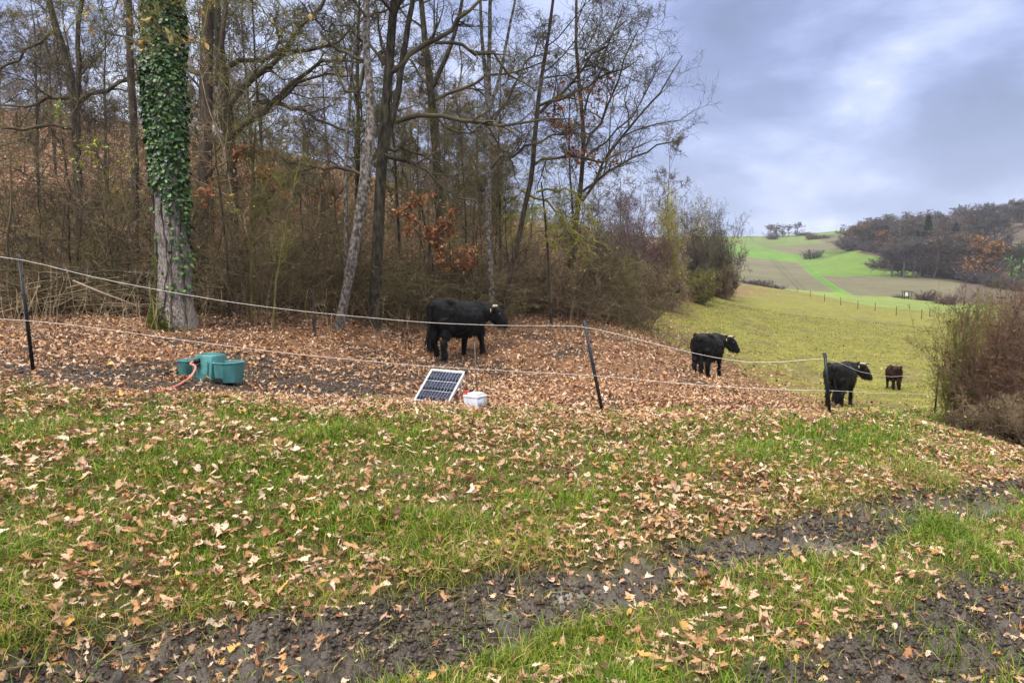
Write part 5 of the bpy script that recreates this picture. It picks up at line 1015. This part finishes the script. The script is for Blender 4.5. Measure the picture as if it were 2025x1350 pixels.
# ------------------------------------------------------------------ battery
M_batt = mat('pale_battery_plastic', (.60,.62,.72), .4, .06, 8, (.72,.73,.80)); M_battlid = mat('battery_lid', (.68,.70,.76), .4, .05, 8); M_print = mat('silver_print', (.85,.86,.90), .5, .02); M_redp = mat('red_clamp', (.55,.03,.025), .4); M_label = mat('grey_label', (.40,.42,.55), .5, .05)
def battery():
    g = Gf(944, 817); Y = g[1]; k = Y/8.4; L, D, H = .205*k, .175*k, .135*k; phi = R(36)
    e = np.array([math.cos(phi), -math.sin(phi), 0]); back = np.array([math.sin(phi), math.cos(phi), 0])   # near corner at the right end of the long face
    corner = P(944, 812, Y); root = empty('car_battery', (corner[0], corner[1], base_z(corner[0], corner[1])+.035), 0, 'pale grey car battery in the grass right of the solar panel', 'battery')
    Rz = np.stack([e, back, np.array([0, 0, 1.])], -1); c = -e*L/2+back*D/2
    mb = MB(); mb.box(c+np.array([0,0,H/2]), (L, D, H), Rz, .006)
    mb.build('case', M_batt, root, smooth=False)
    mb = MB(); mb.box(c+np.array([0,0,H+.010]), (L+.012, D+.012, .024), Rz, .005); mb.box(c+np.array([0,0,H+.034])+e*.012, (L*.72, D*.80, .026), Rz, .006); mb.box(c+np.array([0,0,H+.05])+e*.012, (L*.3, D*.18, .012), Rz, .004)
    for i in range(4): mb.box(c+np.array([0,0,H+.049])+e*(-.05+i*.035)+back*.04, (.016, .016, .006), Rz, .002)
    mb.build('lid', M_battlid, root, smooth=False)
    for sg, m in ((-1, M_redp), (1, M_blackp)):
        tb = MB(); q = c+e*(-L*.43)+back*(D*.28*sg)+np.array([0,0,H+.025]); tb.tube([q, q+np.array([0,0,.025])], [.010,.009], 10, True); tb.box(q+np.array([0,0,.03])-e*.01, (.045,.022,.018), Rz, .004); tb.box(q+np.array([0,0,.04])-e*.035, (.03,.014,.012), Rz, .003); tb.build('terminal_clamp', m, root)
    # printed plate on the short right side: bordered panel with a shield mark and two bars
    f = np.stack([back, np.array([0,0,1.]), e], -1); fc = back*D/2+np.array([0,0,H*.52])+e*.0015
    lb = MB(); lb.box(fc, (D*.80, H*.70, .002), f); lb.build('label_plate', M_label, root, smooth=False)
    pm = MB(); fc2 = fc+e*.002
    def quad(pts): V = np.array([fc2+back*a+np.array([0,0,1.])*b for a, b in pts]); V2 = V+e*.001; n_ = len(pts); pm.add(np.vstack([V, V2]), np.array([list(range(n_, 2*n_))]), np.array([list(range(n_))[::-1]]))
    u = D*.8/2; v = H*.7/2
    quad([(-.22*u,.62*v),(.40*u,.62*v),(.40*u,.42*v),(-.22*u,.42*v)]); quad([(-.22*u,.28*v),(.22*u,.28*v),(.40*u,.12*v),(.10*u,-.30*v),(-.05*u,-.22*v),(.12*u,.08*v),(-.22*u,.10*v)])
    quad([(-.10*u,-.42*v),(.12*u,-.42*v),(.12*u,-.58*v),(-.10*u,-.58*v)]); quad([(.62*u,.62*v),(.70*u,.62*v),(.70*u,-.62*v),(.62*u,-.62*v)])
    pm.build('printed_mark', M_print, root, smooth=False)
    return np.array(root.location)+c+e*(-L*.43)+np.array([0,0,H+.06])
bt = battery()
mb = MB(); mid = (cable0+bt)/2; A = resample(np.array([cable0, mid+np.array([0,-.02,-.10]), bt+np.array([-.08,0,.0]), bt]), 16); mb.tube(A, .0045, 6, True); tag(mb.build('power_cable', M_redp), 'short red cable from the solar panel to the battery clamp', 'cable')
mb = MB(); q0 = cable0+np.array([0,.1,.12]); A = resample(np.array([q0, q0+np.array([.04,0,-.03]), bt+np.array([-.03,.06,.10]), bt+np.array([0,.05,-.01])]), 14); mb.tube(A, .003, 6, True); tag(mb.build('power_cable', M_dry), 'thin pale wire looping behind the battery clamp', 'cable')
# ground rod with green clamp
def rod():
    b = Gf(945, 806); t = P(938, 672, b[1]+.05); t_ = t-b; root = empty('ground_rod', b, 0, 'thin steel ground rod rising behind the battery', 'rod'); mb = MB(); mb.tube([-t_*.05, t_], .0055, 6, True); mb.box(t_, (.02, .02, .006)); mb.build('rod', M_steel, root)
    c = t_*.215; mb = MB(); mb.box(c+np.array([-.012,-.01,0]), (.055,.016,.014), np.array(Matrix.Rotation(R(-12), 3, 'Y')), .003); mb.box(c+np.array([.035,-.01,.012]), (.04,.008,.010), np.array(Matrix.Rotation(R(-30), 3, 'Y')), .002); mb.box(c+np.array([.02,-.01,-.010]), (.03,.010,.008), None, .002); mb.build('clamp', mat('green_clamp', (.02,.32,.16), .4), root)
rod()

# ------------------------------------------------------------------ drinking trough and hose
M_teal = mat('teal_plastic', (.055,.17,.17), .5, .35, 5, (.085,.29,.30), .25, 12, stretch=(1,1,.35)); M_water = mat('water', (.02,.03,.035), .05, .05); M_hose = mat('salmon_hose', (.62,.20,.15), .42, .12, 20)
def trough():
    g = Gf(450, 757); k = g[1]*148/F/1.12; c = P(418, 752, g[1]+.05); root = empty('cattle_trough', (c[0], c[1], base_z(c[0], c[1])-.01), R(-24), 'teal plastic double-bowl cattle trough lying in the mud', 'trough'); root.scale = (k, k, k)
    def bowl(cx, w, d, h):
        mb = MB(); m = 8; an = np.array([-157,-112,-68,-23,23,68,112,157])*math.pi/180; o8 = np.stack([np.cos(an)*w/2*1.04, np.sin(an)*d/2*1.04], -1); rings = []
        def ring(s, z): return np.stack([cx+o8[:, 0]*s, o8[:, 1]*s, np.full(m, z)], -1)
        for s, z in ((.90,0),(.97,h*.93),(1.03,h*.945),(1.03,h),(.97,h),(.93,h*.985),(.86,h*.35)): rings.append(ring(s, z))
        # each wall line is split for crisp facets with slightly rounded corners
        mb.loft(np.array(rings)); return mb
    for cx, sg in ((-.36, -1), (.36, 1)):
        o = bowl(cx, .44, .46, .30).build('bowl', M_teal, root, smooth=False); bv = o.modifiers.new('b', 'BEVEL'); bv.width = .009; bv.segments = 2; bv.limit_method = 'ANGLE'
        an = np.linspace(0, 2*math.pi, 24, endpoint=False); wv = np.stack([cx+np.cos(an)*.185, np.sin(an)*.195, np.full(24, .24)], -1); mk('water', wv, [np.arange(24)[None]], M_water, None, root)
    mb = MB(); bm = bmesh.new(); bmesh.ops.create_cube(bm, size=1)
    for v in bm.verts: v.co = Vector((v.co.x*(.34 if v.co.z > 0 else .40), v.co.y*(.30 if v.co.z > 0 else .42), (v.co.z+.5)*.40))
    bmesh.ops.bevel(bm, geom=bm.edges[:], offset=.035, segments=3, affect='EDGES', profile=.6); mb.bm(bm); mb.box((0,0,.405), (.22,.18,.02), None, .006)
    for sx in (-.13, .13): mb.box((sx,-.205,.17), (.035,.02,.30), None, .006)
    mb.build('float_box', M_teal, root)
    nb = MB(); nb.box((.36,-.226,.045), (.15,.012,.07), None, .003); nb.build('notch_shade_plate', M_blackp, root, smooth=False)  # solid black plate standing in for the shade inside the foot notch
    hb = MB(); hb.tube([(-.07,-.16,.31),(-.075,-.225,.31)], [.038,.036], 14, True); hb.tube([(-.075,-.225,.31),(-.08,-.25,.31)], [.026,.024], 10, True); hb.tube([(-.04,-.19,.27),(-.03,-.235,.24)], [.022,.02], 8, True); hb.build('hose_fitting', M_blackp, root)
    sp_ = MB(); V = []; 
    M = Matrix.LocRotScale(root.location, root.rotation_euler, root.scale); return np.array(M@Vector((-.08,-.25,.31)))
hf = trough()
def hose():
    pp = [(392,722),(378,745),(352,768),(320,781),(270,786),(225,788),(180,790),(140,791),(118,790)]; pts = [hf+np.array([.0,.05,.0]), hf, hf+np.array([-.05,-.07,-.03])]
    for i, (px, py) in enumerate(pp[:2]): pts.append(P(px, py, hf[1]-.16-.12*i))
    for i, (px, py) in enumerate(pp[2:]):
        g = Gf(px, py); g[2] += .034 if i < 5 else .016; pts.append(g)
    A = resample(np.array(pts), 50); gz = zf(A[:, 0], A[:, 1]); A[:, 2] = np.maximum(A[:, 2], gz+.012); mb = MB(); mb.tube(A, .0135, 10, True); tag(mb.build('hose', M_hose), 'salmon pink hose running from the trough into the grass', 'hose')
hose()
# ------------------------------------------------------------------ small post shelter by the far bushes
def shelter():
    b = Gf(1795, 592); s = 1.0; root = empty('post_shelter', b, 0, 'tiny open wooden post shelter with a white board in the valley', 'shelter'); mb = MB()
    for x, y in ((-.75,0),(.2,0),(.75,.1),(-.7,.9),(.7,.9)): mb.tube([(x,y,-.3),(x,y,1.7)], .07, 6, True)
    mb.build('posts', M_bark_dark, root); mb = MB(); mb.box((0,.45,1.75), (2.0,1.3,.10), np.array(Matrix.Rotation(R(5), 3, 'X')), .01); mb.build('roof', M_bark_dark, root, smooth=False)
    mb = MB(); mb.box((-.30,-.05,1.15), (.55,.04,.85), None, .01); mb.build('white_board', mat('white_board', (.7,.7,.72), .6, .05), root, smooth=False)
shelter()

# ------------------------------------------------------------------ haze
def haze():
    mb = MB(); mb.box((0, 745, 60), (7600, 1530, 260)); o = mb.build('haze', None, smooth=False); m = bpy.data.materials.new('haze'); m.use_nodes = True; nt = m.node_tree; nt.nodes.clear(); out = nt.nodes.new('ShaderNodeOutputMaterial'); v = nt.nodes.new('ShaderNodeVolumePrincipled')
    v.inputs['Color'].default_value = (.78, .83, .97, 1); v.inputs['Density'].default_value = .00028; v.inputs['Anisotropy'].default_value = .1; nt.links.new(v.outputs[0], out.inputs['Volume']); o.data.materials.append(m); tag(o, kind='stuff')
haze()
